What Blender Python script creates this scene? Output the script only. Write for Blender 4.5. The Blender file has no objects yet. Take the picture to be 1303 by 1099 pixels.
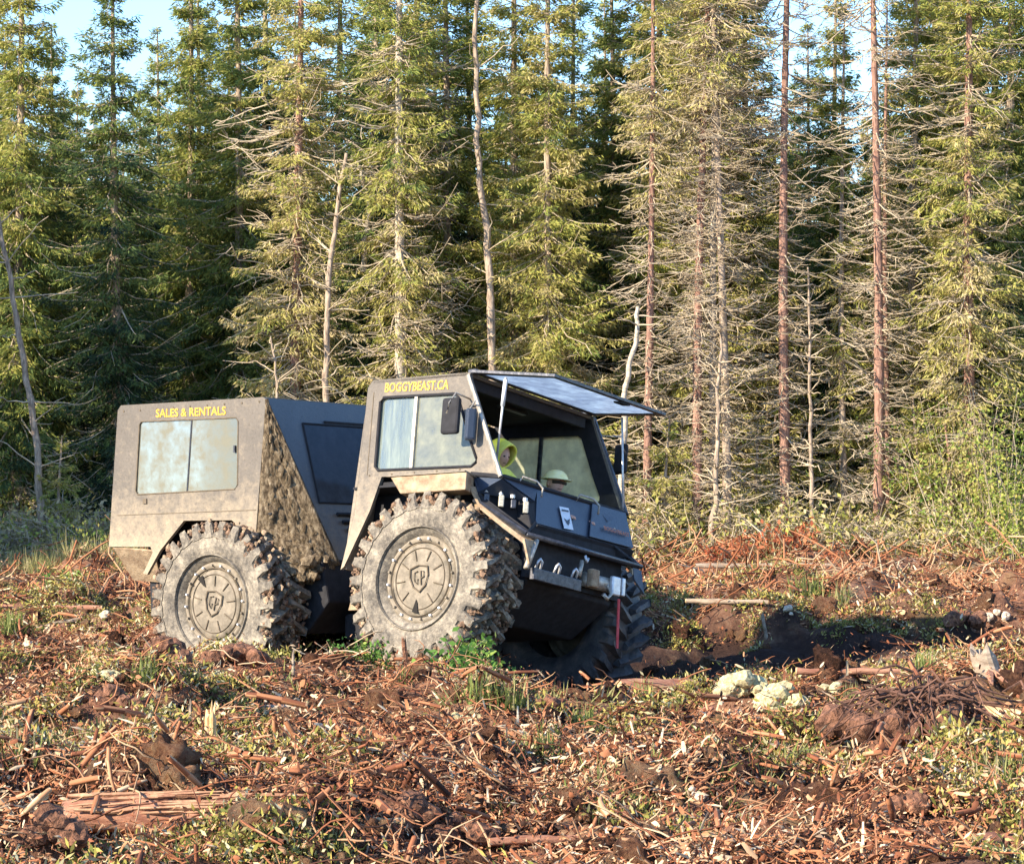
import bpy, math, random
import numpy as np
from mathutils import Matrix, Vector, Euler
from mathutils.geometry import tessellate_polygon
from math import sin, cos, radians as R_, pi, tan, atan, sqrt

scene = bpy.context.scene
col = scene.collection
# ------------------------------------------------------------------ camera, sky, sun, exposure
CAM_H = 2.4; FPX = 3515.0; PITCH = atan(37.5 / FPX)
cam_d = bpy.data.cameras.new('camera'); cam = bpy.data.objects.new('camera', cam_d); col.objects.link(cam)
cam.location = (0, 0, CAM_H); cam.rotation_euler = (pi / 2 - PITCH, 0, 0)
cam_d.sensor_fit = 'HORIZONTAL'; cam_d.sensor_width = 36; cam_d.lens = 36 * FPX / 1303; cam_d.clip_end = 3000; cam_d.clip_start = .5
scene.camera = cam
SUN_EL = R_(27); SUN_DIR = Vector((-.81 * cos(SUN_EL), -.586 * cos(SUN_EL), sin(SUN_EL))).normalized()   # towards the sun
world = bpy.data.worlds.new('World'); scene.world = world; world.use_nodes = True
wn = world.node_tree.nodes; wl = world.node_tree.links; wn.clear()
sky = wn.new('ShaderNodeTexSky'); sky.sky_type = 'NISHITA'; sky.sun_disc = False
sky.sun_elevation = SUN_EL; sky.sun_rotation = math.atan2(SUN_DIR.x, SUN_DIR.y); sky.dust_density = .2; sky.air_density = 1.0; sky.ozone_density = 2.5
bg = wn.new('ShaderNodeBackground'); bg.inputs[1].default_value = .145
wo = wn.new('ShaderNodeOutputWorld'); tint = wn.new('ShaderNodeMix'); tint.data_type = 'RGBA'; tint.blend_type = 'MULTIPLY'; tint.inputs[0].default_value = 1; tint.inputs[7].default_value = (.78, .93, 1.13, 1)
wl.new(sky.outputs[0], tint.inputs[6]); wl.new(tint.outputs[2], bg.inputs[0]); wl.new(bg.outputs[0], wo.inputs[0])
sun_d = bpy.data.lights.new('sun', 'SUN'); sun_d.energy = 5.0; sun_d.angle = R_(.5); sun_d.color = (1, .86, .68)
sun = bpy.data.objects.new('sun', sun_d); col.objects.link(sun)
sun.rotation_euler = SUN_DIR.to_track_quat('Z', 'Y').to_euler()
scene.view_settings.view_transform = 'Standard'; scene.view_settings.look = 'None'
scene.view_settings.exposure = 1.25; scene.view_settings.gamma = 1
scene.view_settings.use_curve_mapping = False

# ------------------------------------------------------------------ material helpers
def new_mat(name):
    m = bpy.data.materials.new(name); m.use_nodes = True; m.node_tree.nodes.clear()
    return m, m.node_tree.nodes, m.node_tree.links
def ramp(n, stops, interp='LINEAR'):
    r = n.new('ShaderNodeValToRGB'); e = r.color_ramp.elements; r.color_ramp.interpolation = interp
    while len(e) < len(stops): e.new(.5)
    for i, (p, c) in enumerate(stops): e[i].position = p; e[i].color = (*c, 1)
    return r
def noise(n, l, scale, detail=6, rough=.6, coord='Object', vec=None, stretch=None):
    t = n.new('ShaderNodeTexNoise'); t.inputs['Scale'].default_value = scale; t.inputs['Detail'].default_value = detail
    t.inputs['Roughness'].default_value = rough
    tc = n.new('ShaderNodeTexCoord'); src = tc.outputs[coord]
    if stretch:
        mp = n.new('ShaderNodeMapping'); mp.inputs['Scale'].default_value = stretch; l.new(src, mp.inputs[0]); src = mp.outputs[0]
    l.new(src, t.inputs['Vector']); return t
def finish(m, n, l, color_out, rough=.8, metal=0, bump=None, bump_d=.01, spec=.5, trans=None):
    p = n.new('ShaderNodeBsdfPrincipled'); o = n.new('ShaderNodeOutputMaterial')
    if hasattr(color_out, 'links'): l.new(color_out, p.inputs['Base Color'])
    else: p.inputs['Base Color'].default_value = (*color_out, 1)
    if hasattr(rough, 'links'): l.new(rough, p.inputs['Roughness'])
    else: p.inputs['Roughness'].default_value = rough
    p.inputs['Metallic'].default_value = metal; p.inputs['Specular IOR Level'].default_value = spec
    if bump is not None:
        b = n.new('ShaderNodeBump'); b.inputs['Distance'].default_value = bump_d; b.inputs['Strength'].default_value = 1
        l.new(bump, b.inputs['Height']); l.new(b.outputs[0], p.inputs['Normal'])
    if trans:
        t = n.new('ShaderNodeBsdfTranslucent'); l.new(color_out, t.inputs[0]) if hasattr(color_out, 'links') else None
        mx = n.new('ShaderNodeMixShader'); mx.inputs[0].default_value = trans
        l.new(p.outputs[0], mx.inputs[1]); l.new(t.outputs[0], mx.inputs[2]); l.new(mx.outputs[0], o.inputs[0])
    else: l.new(p.outputs[0], o.inputs[0])
    return m
def mixc(n, l, fac, a, b):
    x = n.new('ShaderNodeMix'); x.data_type = 'RGBA'
    for s, v in ((0, fac), (6, a), (7, b)):
        if hasattr(v, 'links'): l.new(v, x.inputs[s])
        elif s == 0: x.inputs[0].default_value = v
        else: x.inputs[s].default_value = (*v, 1)
    return x.outputs[2]
def math_n(n, l, op, a, b=0., clamp=False):
    x = n.new('ShaderNodeMath'); x.operation = op; x.use_clamp = clamp
    for i, v in enumerate((a, b)):
        if hasattr(v, 'links'): l.new(v, x.inputs[i])
        else: x.inputs[i].default_value = v
    return x.outputs[0]
def simple(name, c1, c2, scale=8, rough=.8, metal=0, bump_d=.004, stretch=None, lo=.35, hi=.65, spec=.4, detail=6):
    m, n, l = new_mat(name); t = noise(n, l, scale, detail, .65, stretch=stretch)
    r = ramp(n, [(lo, c1), (hi, c2)]); l.new(t.outputs[0], r.inputs[0])
    return finish(m, n, l, r.outputs[0], rough, metal, t.outputs[0] if bump_d else None, bump_d, spec)
def palette_mat(name, stops, rnd=.25, trans=None, rough=.85, spec=.2, patch=0.):
    """colour looked up from the per-face attribute v, nudged by the copy's own random number"""
    m, n, l = new_mat(name); a = n.new('ShaderNodeAttribute'); a.attribute_name = 'v'
    oi = n.new('ShaderNodeObjectInfo')
    d = math_n(n, l, 'MULTIPLY', math_n(n, l, 'SUBTRACT', oi.outputs['Random'], .5), rnd)
    if patch:
        t = n.new('ShaderNodeTexNoise'); t.inputs['Scale'].default_value = .55; t.inputs['Detail'].default_value = 6; l.new(oi.outputs['Location'], t.inputs['Vector'])
        d = math_n(n, l, 'ADD', d, math_n(n, l, 'MULTIPLY', math_n(n, l, 'SUBTRACT', t.outputs[0], .5), patch))
    f = math_n(n, l, 'ADD', a.outputs['Fac'], d, True)
    r = ramp(n, stops); l.new(f, r.inputs[0])
    return finish(m, n, l, r.outputs[0], rough, 0, None, 0, spec, trans)
def dirty_panel(name, paint, dust, mud, z0, z1, rough=.65, amount=.0, fine=.5):
    """painted metal under a film of dust, dried mud splashed thickest low down (object Z)"""
    m, n, l = new_mat(name)
    tc = n.new('ShaderNodeTexCoord'); sp = n.new('ShaderNodeSeparateXYZ'); l.new(tc.outputs['Object'], sp.inputs[0])
    h = n.new('ShaderNodeMapRange'); l.new(sp.outputs[2], h.inputs[0]); h.inputs[1].default_value = z0; h.inputs[2].default_value = z1
    h.inputs[3].default_value = 1; h.inputs[4].default_value = 0
    a = noise(n, l, 2.2, 6, .65); b = noise(n, l, 38, 5, .75); c = noise(n, l, 9, 8, .7)
    f = math_n(n, l, 'ADD', h.outputs[0], math_n(n, l, 'MULTIPLY', math_n(n, l, 'SUBTRACT', c.outputs[0], .5), 2.0))
    f = math_n(n, l, 'ADD', f, amount, True)
    dusty = mixc(n, l, math_n(n, l, 'MULTIPLY', math_n(n, l, 'ADD', a.outputs[0], .25), 1.0, True), paint, dust)
    k = mixc(n, l, f, dusty, mud)
    speck = ramp(n, [(.3, (.45, .42, .38)), (.47, (1, 1, 1)), (.56, (1, 1, 1)), (.68, (1.5, 1.4, 1.3))]); l.new(b.outputs[0], speck.inputs[0])
    x = n.new('ShaderNodeMix'); x.data_type = 'RGBA'; x.blend_type = 'MULTIPLY'; x.inputs[0].default_value = fine
    l.new(k, x.inputs[6]); l.new(speck.outputs[0], x.inputs[7])
    return finish(m, n, l, x.outputs[2], rough, 0, b.outputs[0], .003, .3)

M = {}
M['panel'] = dirty_panel('dusty grey body paint', (.055, .051, .047), (.16, .138, .112), (.37, .295, .195), .30, 1.35, amount=-.08, fine=.7)
M['panel_cab'] = dirty_panel('dusty grey cab paint', (.06, .055, .05), (.165, .143, .115), (.36, .29, .20), .1, 1.35, amount=-.05, fine=.7)
M['clean_panel'] = dirty_panel('blue black body paint', (.020, .032, .058), (.045, .058, .082), (.10, .09, .08), .1, .6, .28, -.25, .3)
M['front_panel'] = dirty_panel('grey blue box front paint', (.05, .058, .07), (.115, .125, .13), (.24, .185, .13), .25, 1.15, .4, -.12, .5)
M['black'] = simple('black interior lining', (.008, .008, .010), (.020, .020, .024), 12, .8)
M['steel'] = simple('dark steel', (.03, .035, .045), (.09, .09, .10), 20, .4, .5)
M['bare'] = simple('worn bare steel', (.30, .27, .22), (.55, .50, .42), 20, .45, .4)
M['bright'] = simple('bright steel', (.55, .55, .56), (.75, .75, .74), 20, .35, .4)
M['mud'] = simple('dried mud', (.23, .155, .095), (.44, .33, .21), 10, .95, 0, .02)
M['peat'] = simple('wet peat mud', (.06, .036, .024), (.33, .205, .125), 24, .9, 0, .03)
M['yellow'] = simple('yellow vinyl lettering', (.60, .29, .02), (.85, .50, .06), 60, .5, 0, 0)
M['red'] = simple('red strap webbing', (.45, .03, .04), (.60, .10, .10), 20, .8, 0, 0)
M['orange_print'] = simple('faded orange print', (.40, .14, .08), (.50, .22, .14), 20, .6, 0, 0)
M['white'] = simple('white plastic', (.55, .60, .66), (.78, .80, .82), 20, .4, 0, 0)
M['skin'] = simple('skin', (.55, .30, .21), (.62, .36, .26), 20, .55, 0, 0)
M['hivis'] = simple('yellow green work jacket', (.80, .76, .07), (.86, .84, .20), 9, .8, 0, .01)
M['green'] = simple('green work trousers', (.04, .10, .05), (.06, .14, .06), 9, .85, 0, .01)
M['hat'] = simple('cream hard hat', (.86, .76, .30), (.88, .82, .46), 9, .4, 0, 0)
M['shade'] = simple('dark scarf and glasses', (.015, .012, .010), (.05, .035, .025), 30, .6, 0, 0)
M['lens'] = simple('muddy headlight lens', (.30, .28, .22), (.52, .49, .40), 40, .3, 0, 0)
M['pocket'] = simple('black wheel opening', (.01, .008, .006), (.02, .016, .012), 9, .9)

def muddy_rubber():
    m, n, l = new_mat('muddy tyre rubber'); a = noise(n, l, 3.5, 8, .7); b = noise(n, l, 30, 6, .75)
    s = math_n(n, l, 'ADD', math_n(n, l, 'MULTIPLY', a.outputs[0], .62), math_n(n, l, 'MULTIPLY', b.outputs[0], .42))
    r = ramp(n, [(.37, (.05, .045, .038)), (.46, (.11, .096, .077)), (.53, (.20, .172, .132)), (.63, (.37, .32, .24))]); l.new(s, r.inputs[0])
    return finish(m, n, l, r.outputs[0], .8, 0, b.outputs[0], .012, .3)
M['tyre'] = muddy_rubber()
def shaded_rubber():
    m, n, l = new_mat('shaded dark tyre rubber'); a = noise(n, l, 7, 8, .7)
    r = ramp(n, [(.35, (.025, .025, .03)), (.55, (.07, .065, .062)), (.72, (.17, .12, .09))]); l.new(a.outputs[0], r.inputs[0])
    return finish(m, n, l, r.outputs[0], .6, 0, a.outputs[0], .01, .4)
M['tyre_dark'] = shaded_rubber()  # darker copy of the tyre rubber, far wheels' shade put into the colour
M['rim'] = simple('muddy wheel disc', (.13, .11, .08), (.27, .225, .165), 11, .85, 0, .006)
M['groove'] = simple('wheel disc groove', (.10, .08, .05), (.17, .13, .09), 12, .9)
M['caked'] = None
def caked():
    m, n, l = new_mat('caked mud and bark'); a = noise(n, l, 20, 8, .8, stretch=(1.3, 1.3, .6)); b = noise(n, l, 5, 5, .6)
    r = ramp(n, [(.36, (.025, .018, .013)), (.45, (.10, .07, .045)), (.53, (.28, .21, .13)), (.66, (.52, .43, .30))]); l.new(a.outputs[0], r.inputs[0])
    k = mixc(n, l, math_n(n, l, 'MULTIPLY', b.outputs[0], .35), r.outputs[0], (.17, .13, .07))
    return finish(m, n, l, k, .95, 0, a.outputs[0], .04, .2)
M['caked'] = caked()

def glass_mat(name, dust, dust_amt, streak=False, tint=(.75, .85, .85), transl=.45):
    m, n, l = new_mat(name); o = n.new('ShaderNodeOutputMaterial')
    g = n.new('ShaderNodeBsdfGlossy'); g.inputs['Roughness'].default_value = .08; g.inputs[0].default_value = (.9, .95, 1, 1)
    t = n.new('ShaderNodeBsdfTransparent'); t.inputs[0].default_value = (*tint, 1)
    fr = n.new('ShaderNodeFresnel'); fr.inputs[0].default_value = 1.45
    m1 = n.new('ShaderNodeMixShader'); l.new(fr.outputs[0], m1.inputs[0]); l.new(t.outputs[0], m1.inputs[1]); l.new(g.outputs[0], m1.inputs[2])
    a = noise(n, l, 6, 7, .65, stretch=(3.5, 3.5, .45) if streak else (1, 1, 1))
    dc = ramp(n, [(.3, tuple(c * .75 for c in dust)), (.7, tuple(min(1, c * 1.15) for c in dust))]); l.new(a.outputs[0], dc.inputs[0])
    d = n.new('ShaderNodeBsdfDiffuse'); l.new(dc.outputs[0], d.inputs[0])
    tr = n.new('ShaderNodeBsdfTranslucent'); l.new(dc.outputs[0], tr.inputs[0])
    md = n.new('ShaderNodeMixShader'); md.inputs[0].default_value = transl; l.new(d.outputs[0], md.inputs[1]); l.new(tr.outputs[0], md.inputs[2])
    f = math_n(n, l, 'ADD', math_n(n, l, 'MULTIPLY', math_n(n, l, 'SUBTRACT', a.outputs[0], .5), 1.2 if streak else .8), dust_amt, True)
    m2 = n.new('ShaderNodeMixShader'); l.new(f, m2.inputs[0]); l.new(m1.outputs[0], m2.inputs[1]); l.new(md.outputs[0], m2.inputs[2])
    l.new(m2.outputs[0], o.inputs[0]); return m
M['glass_dusty'] = glass_mat('dusty side glass', (.33, .335, .25), .64, transl=.35)
M['glass_streak'] = glass_mat('streaked side glass', (.25, .29, .25), .62, True, transl=.15)
M['glass_rear'] = glass_mat('mud filmed rear glass', (.18, .175, .135), .90, transl=.1)
M['glass_far'] = glass_mat('filmed far side glass', (.78, .78, .58), .84, tint=(.85, .95, .85), transl=.75)
M['glass_hatch'] = glass_mat('dusty windscreen glass', (.78, .86, .96), .80, tint=(.8, .9, 1), transl=.8)
M['glass_front'] = glass_mat('shaded front window', (.10, .12, .14), .75, tint=(.2, .25, .3), transl=.2)

# ------------------------------------------------------------------ mesh helpers
def tag(o, label=None, cat=None, group=None, kind=None):
    for k, v in (('label', label), ('category', cat), ('group', group), ('kind', kind)):
        if v: o[k] = v
    return o
def empty(name, loc=(0, 0, 0), rz=0, parent=None):
    o = bpy.data.objects.new(name, None); col.objects.link(o); o.location = loc; o.rotation_euler = (0, 0, rz); o.parent = parent
    o.empty_display_size = .1; return o
class MB:
    def __init__(s): s.v = []; s.f = []
    def add(s, vs, fs):
        k = len(s.v); s.v += [tuple(map(float, p)) for p in vs]; s.f += [tuple(i + k for i in f) for f in fs]; return s
    def box(s, c, d, rot=None):
        c = Vector(c); R = rot.to_matrix() if rot else Matrix.Identity(3)
        vs = [c + R @ Vector((x * d[0] / 2, y * d[1] / 2, z * d[2] / 2)) for x in (-1, 1) for y in (-1, 1) for z in (-1, 1)]
        return s.add(vs, [(0, 1, 3, 2), (4, 6, 7, 5), (0, 4, 5, 1), (2, 3, 7, 6), (0, 2, 6, 4), (1, 5, 7, 3)])
    def hexa(s, a, b):          # two quads (lists of 4 points), joined
        return s.add(list(a) + list(b), [(3, 2, 1, 0), (4, 5, 6, 7), (0, 1, 5, 4), (1, 2, 6, 5), (2, 3, 7, 6), (3, 0, 4, 7)])
    def slab(s, pts, t):        # a flat polygon with thickness t along its own normal (both ways)
        P = [Vector(p) for p in pts]; nn = (P[1] - P[0]).cross(P[2] - P[0]).normalized() * t
        n = len(P); vs = [p for p in P] + [p - nn for p in P]
        return s.add(vs, [tuple(range(n)), tuple(range(2 * n - 1, n - 1, -1))] + [(i, i + n, (i + 1) % n + n, (i + 1) % n) for i in range(n)])
    def tube(s, pts, r, k=8, cap=True):
        P = [Vector(p) for p in pts]; rr = r if hasattr(r, '__len__') else [r] * len(P); vs = []; fs = []
        up = Vector((0, 0, 1))
        for i, p in enumerate(P):
            d = (P[min(i + 1, len(P) - 1)] - P[max(i - 1, 0)]).normalized()
            a = d.cross(up if abs(d.z) < .95 else Vector((1, 0, 0))).normalized(); b = d.cross(a)
            vs += [p + (a * cos(2 * pi * j / k) + b * sin(2 * pi * j / k)) * rr[i] for j in range(k)]
        for i in range(len(P) - 1):
            fs += [(i * k + j, i * k + (j + 1) % k, (i + 1) * k + (j + 1) % k, (i + 1) * k + j) for j in range(k)]
        if cap: fs += [tuple(range(k - 1, -1, -1)), tuple((len(P) - 1) * k + j for j in range(k))]
        return s.add(vs, fs)
    def lathe_y(s, prof, k=48, c=(0, 0, 0), closed=False):   # prof: (y, r)
        n = len(prof); vs = [(c[0] + r * cos(2 * pi * j / k), c[1] + y, c[2] + r * sin(2 * pi * j / k)) for (y, r) in prof for j in range(k)]
        fs = [(i * k + j, i * k + (j + 1) % k, (i + 1) * k + (j + 1) % k, (i + 1) * k + j) for i in range(n - 1) for j in range(k)]
        return s.add(vs, fs)
    def blob(s, c, r, rnd, jit=.3, sq=(1, 1, 1), sub=1):
        import bmesh
        bm = bmesh.new(); bmesh.ops.create_icosphere(bm, subdivisions=sub, radius=1)
        vs = [Vector(c) + Vector((v.co.x * sq[0], v.co.y * sq[1], v.co.z * sq[2])) * r * (1 + rnd.uniform(-jit, jit)) for v in bm.verts]
        fs = [tuple(v.index for v in f.verts) for f in bm.faces]; bm.free(); return s.add(vs, fs)
    def build(s, name, mat, parent=None, mtx=None, bevel=0, smooth=False, kind=None):
        me = bpy.data.meshes.new(name); me.from_pydata(s.v, [], s.f); me.validate()
        me.materials.append(mat)
        if smooth: me.polygons.foreach_set('use_smooth', [True] * len(me.polygons))
        o = bpy.data.objects.new(name, me); col.objects.link(o); o.parent = parent
        if mtx is not None: o.matrix_local = mtx
        if bevel:
            b = o.modifiers.new('bevel', 'BEVEL'); b.width = bevel; b.segments = 2; b.limit_method = 'ANGLE'
        if kind: o['kind'] = kind
        return o
def wall_mb(outer, holes, y, t):        # side panel: polygon in (x, z) with holes, outside face at y, thickness t towards the inside
    loops = [[Vector((p[0], p[1], 0)) for p in L] for L in [outer] + holes]
    tri = tessellate_polygon(loops); flat = [p for L in [outer] + holes for p in L]; n = len(flat)
    vs = [(p[0], y, p[1]) for p in flat] + [(p[0], y + t, p[1]) for p in flat]
    fs = [tuple(f) for f in tri] + [tuple(i + n for i in reversed(f)) for f in tri]
    k = 0
    for L in [outer] + holes:
        m = len(L); fs += [(k + i, k + (i + 1) % m, k + (i + 1) % m + n, k + i + n) for i in range(m)]; k += m
    return MB().add(vs, fs)
def text_obj(body, size, mat, parent, mtx, sx=1, name='lettering', bold=.0):
    c = bpy.data.curves.new(name, 'FONT'); c.body = body; c.size = size; c.extrude = .002; c.offset = bold; c.resolution_u = 3
    t = bpy.data.objects.new('tmp_text', c); col.objects.link(t)
    me = bpy.data.meshes.new_from_object(t.evaluated_get(bpy.context.evaluated_depsgraph_get())); bpy.data.objects.remove(t)
    w = max(v.co.x for v in me.vertices); me.transform(Matrix.Diagonal((sx / w, 1, 1, 1)))
    me.materials.clear(); me.materials.append(mat)
    o = bpy.data.objects.new(name, me); col.objects.link(o); o.parent = parent; o.matrix_local = mtx; return o

def fast_mesh(name, V, F, mats, v=None, fm=None, smooth=False):   # numpy verts, list of (faces array of equal size)
    me = bpy.data.meshes.new(name); Fs = [f for f in F if len(f)]
    nl = sum(f.size for f in Fs); nf = sum(len(f) for f in Fs)
    me.vertices.add(len(V)); me.vertices.foreach_set('co', np.asarray(V, np.float32).ravel())
    me.loops.add(nl); me.loops.foreach_set('vertex_index', np.concatenate([f.ravel() for f in Fs]).astype(np.int32))
    st = []; k = 0
    for f in Fs: st.append(k + np.arange(len(f)) * f.shape[1]); k += f.size
    me.polygons.add(nf); me.polygons.foreach_set('loop_start', np.concatenate(st).astype(np.int32))
    me.update(calc_edges=True)
    for m in mats: me.materials.append(m)
    if fm is not None: me.polygons.foreach_set('material_index', np.asarray(fm, np.int32))
    if smooth: me.polygons.foreach_set('use_smooth', np.ones(nf, bool))
    if v is not None:
        a = me.attributes.new('v', 'FLOAT', 'FACE'); a.data.foreach_set('value', np.asarray(v, np.float32))
    return me

# ------------------------------------------------------------------ terrain
_rs = np.random.RandomState(7); _lat = _rs.rand(256, 256)
def vnoise(x, y, s, o=0.):
    x = np.asarray(x, float) / s + 37.3 + o; y = np.asarray(y, float) / s + 91.7 + o * 1.7
    i = np.floor(x).astype(int); j = np.floor(y).astype(int); fx = x - i; fy = y - j
    fx = fx * fx * (3 - 2 * fx); fy = fy * fy * (3 - 2 * fy)
    g = lambda a, b: _lat[a % 256, b % 256]
    return (g(i, j) * (1 - fx) * (1 - fy) + g(i + 1, j) * fx * (1 - fy) + g(i, j + 1) * (1 - fx) * fy + g(i + 1, j + 1) * fx * fy) - .5
def gauss(x, y, cx, cy, sx, sy): return np.exp(-((x - cx) / sx) ** 2 - ((y - cy) / sy) ** 2)
def ground_z(x, y):
    x = np.asarray(x, float); y = np.asarray(y, float)
    z = .26 * vnoise(x, y, 3.1) + .34 * vnoise(x, y, 1.3, 3) + .30 * vnoise(x, y, .5, 7) + .13 * vnoise(x, y, .2, 11) + .05 * vnoise(x, y, .09, 17)
    z += -.22 * np.clip((vnoise(x, y, .75, 23) - .14) * 7, 0, 1) + .16 * np.clip((vnoise(x, y, .6, 29) - .16) * 6, 0, 1)
    calm = 1 - .7 * np.exp(-((x + .5) / 4) ** 2 - ((y - 26) / 3) ** 2)
    z = z * calm
    z += -.62 * gauss(x, y, .95, 26.2, 1.1, 1.9) - .15 * gauss(x, y, 2.6, 28.3, 1.6, 1.2) - .16 * gauss(x, y, 4, 28, 3, 2.5)          # ruts under the front wheels
    z += -.42 * gauss(x, y, -1.8, 26.2, .45, .9)                                            # wet hollow under the coupling
    z += .10 * gauss(x, y, -3.0, 25.6, 1.0, .9) - .04
    z += .12 * gauss(x, y, 2.95, 21.0, .7, .5)                                              # root mound
    z += .22 * gauss(x, y, -2.0, 15.6, 1.5, .35) + .15 * gauss(x, y, -.4, 15.2, .5, .3)
    return z + .35 * np.clip((y - 46) / 20, 0, 1)
_c = np.array([0, 0, CAM_H])
def ray(u, v):
    return np.array([(u - 651.5) / FPX, cos(PITCH) - sin(PITCH) * (v - 549.5) / FPX, -sin(PITCH) - cos(PITCH) * (v - 549.5) / FPX])
def gp(u, v):              # where the sight line to photo pixel (u, v) meets the ground
    r = ray(u, v); r = r / r[1]
    ys = np.arange(11, 90, .02); zz = CAM_H + r[2] * ys; g = ground_z(r[0] * ys, ys)
    k = np.argmax(zz < g); y = ys[k] if zz[k] < g[k] else 60.
    return Vector((r[0] * y, y, float(ground_z(r[0] * y, y))))
def xat(u, y): return (u - 651.5) / FPX * y
def on(x, y, dz=0.): return Vector((x, y, float(ground_z(x, y)) + dz))

def grow(a, b, s, lim, k=1.25):
    out = []; x = b; d = s
    while x < lim: d *= k; x += d; out.append(x)
    return out
xs = np.arange(-6.5, 6.5, .05); gx = grow(0, 6.5, .05, 500, 1.06); xs = np.array([-g for g in reversed(gx)] + list(xs) + gx)
ya = np.arange(12.5, 30, .05); yb = grow(0, 30, .05, 700, 1.012)
yc = grow(0, -12.5, .05, 150, 1.3); ys = np.array([-g for g in reversed(yc)] + list(ya) + [y for y in yb])
X, Y = np.meshgrid(xs, ys); Z = ground_z(X, Y)
nx, ny = len(xs), len(ys); I = (np.arange(ny - 1)[:, None] * nx + np.arange(nx - 1)[None]).ravel()
def ground_mat():
    m, n, l = new_mat('churned peat and wood mulch')
    a = noise(n, l, 1.3, 7, .65); b = noise(n, l, 16, 8, .75); c = noise(n, l, 70, 4, .7); e = noise(n, l, .55, 5, .6)
    r = ramp(n, [(.30, (.045, .024, .017)), (.42, (.145, .068, .042)), (.50, (.26, .130, .078)), (.58, (.36, .22, .135)), (.70, (.50, .37, .23))])
    s = math_n(n, l, 'ADD', math_n(n, l, 'MULTIPLY', a.outputs[0], .35), math_n(n, l, 'ADD', math_n(n, l, 'MULTIPLY', b.outputs[0], .45), math_n(n, l, 'MULTIPLY', c.outputs[0], .2)))
    l.new(s, r.inputs[0])
    # peat painted black to deepen the truck's shadow, beyond and to its right
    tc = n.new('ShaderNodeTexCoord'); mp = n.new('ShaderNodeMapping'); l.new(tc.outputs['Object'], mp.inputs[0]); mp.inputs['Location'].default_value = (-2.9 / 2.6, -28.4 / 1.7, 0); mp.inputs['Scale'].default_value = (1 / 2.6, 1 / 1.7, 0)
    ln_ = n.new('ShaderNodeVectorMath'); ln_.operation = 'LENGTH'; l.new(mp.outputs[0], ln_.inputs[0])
    wet = ramp(n, [(.45, (1, 1, 1)), (.75, (0, 0, 0))]); l.new(math_n(n, l, 'ADD', math_n(n, l, 'MULTIPLY', ln_.outputs['Value'], .6), math_n(n, l, 'MULTIPLY', math_n(n, l, 'SUBTRACT', a.outputs[0], .5), .9)), wet.inputs[0])  # mask of that painted shadow patch
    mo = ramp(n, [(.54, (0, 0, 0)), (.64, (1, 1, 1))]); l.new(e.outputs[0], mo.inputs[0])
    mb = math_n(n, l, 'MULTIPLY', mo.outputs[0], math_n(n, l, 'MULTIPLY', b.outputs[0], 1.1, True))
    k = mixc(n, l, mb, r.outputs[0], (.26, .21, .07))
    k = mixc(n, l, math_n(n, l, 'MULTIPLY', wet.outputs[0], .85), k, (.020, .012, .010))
    return finish(m, n, l, k, .9, 0, b.outputs[0], .06, .2)
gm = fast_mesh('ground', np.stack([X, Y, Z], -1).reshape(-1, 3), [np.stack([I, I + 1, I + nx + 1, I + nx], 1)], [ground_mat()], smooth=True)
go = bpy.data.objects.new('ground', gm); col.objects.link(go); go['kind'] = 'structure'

# ------------------------------------------------------------------ trees
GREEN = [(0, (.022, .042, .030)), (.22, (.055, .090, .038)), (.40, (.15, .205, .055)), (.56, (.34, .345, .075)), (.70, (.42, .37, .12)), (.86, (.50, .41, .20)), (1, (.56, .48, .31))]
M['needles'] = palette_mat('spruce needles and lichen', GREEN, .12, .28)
M['bark_grey'] = simple('grey brown bark', (.17, .125, .09), (.50, .39, .28), 9, .95, 0, .02, stretch=(3, 3, .6))
M['bark_red'] = simple('red brown bark', (.15, .075, .055), (.42, .25, .18), 14, .95, 0, .02, stretch=(3, 3, .6))
M['bark_pale'] = simple('pale papery bark', (.28, .23, .17), (.60, .52, .40), 9, .9, 0, .01, stretch=(1, 1, 3))
M['twig'] = simple('dead grey twigs', (.32, .25, .165), (.56, .47, .33), 4, .95, 0, 0)

def tubes(P, r, k=3):
    """P (n,m,3) polylines, r (n,m) radii -> verts, quads"""
    n, m, _ = P.shape; d = np.gradient(P, axis=1); d /= np.linalg.norm(d, axis=2, keepdims=True) + 1e-9
    up = np.where(np.abs(d[..., 2:3]) > .9, np.array([1., 0, 0]), np.array([0, 0, 1.])); a = np.cross(d, up); a /= np.linalg.norm(a, axis=2, keepdims=True) + 1e-9
    b = np.cross(d, a); t = 2 * pi * np.arange(k) / k
    V = P[:, :, None] + (a[:, :, None] * np.cos(t)[:, None] + b[:, :, None] * np.sin(t)[:, None]) * r[:, :, None, None]
    base = (np.arange(n)[:, None, None] * m + np.arange(m - 1)[None, :, None]) * k; j = np.arange(k)[None, None]
    F = np.stack([base + j, base + (j + 1) % k, base + k + (j + 1) % k, base + k + j], -1).reshape(-1, 4)
    return V.reshape(-1, 3), F
def kites(P, D, W, ln, wd):
    a = D * ln[:, None]; w = W * wd[:, None]
    V = np.stack([P, P + a * .45 + w, P + a, P + a * .45 - w], 1).reshape(-1, 3)
    F = np.arange(len(P) * 4).reshape(-1, 4); return V, F
def unit(a): return a / (np.linalg.norm(a, axis=-1, keepdims=True) + 1e-9)
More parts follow.
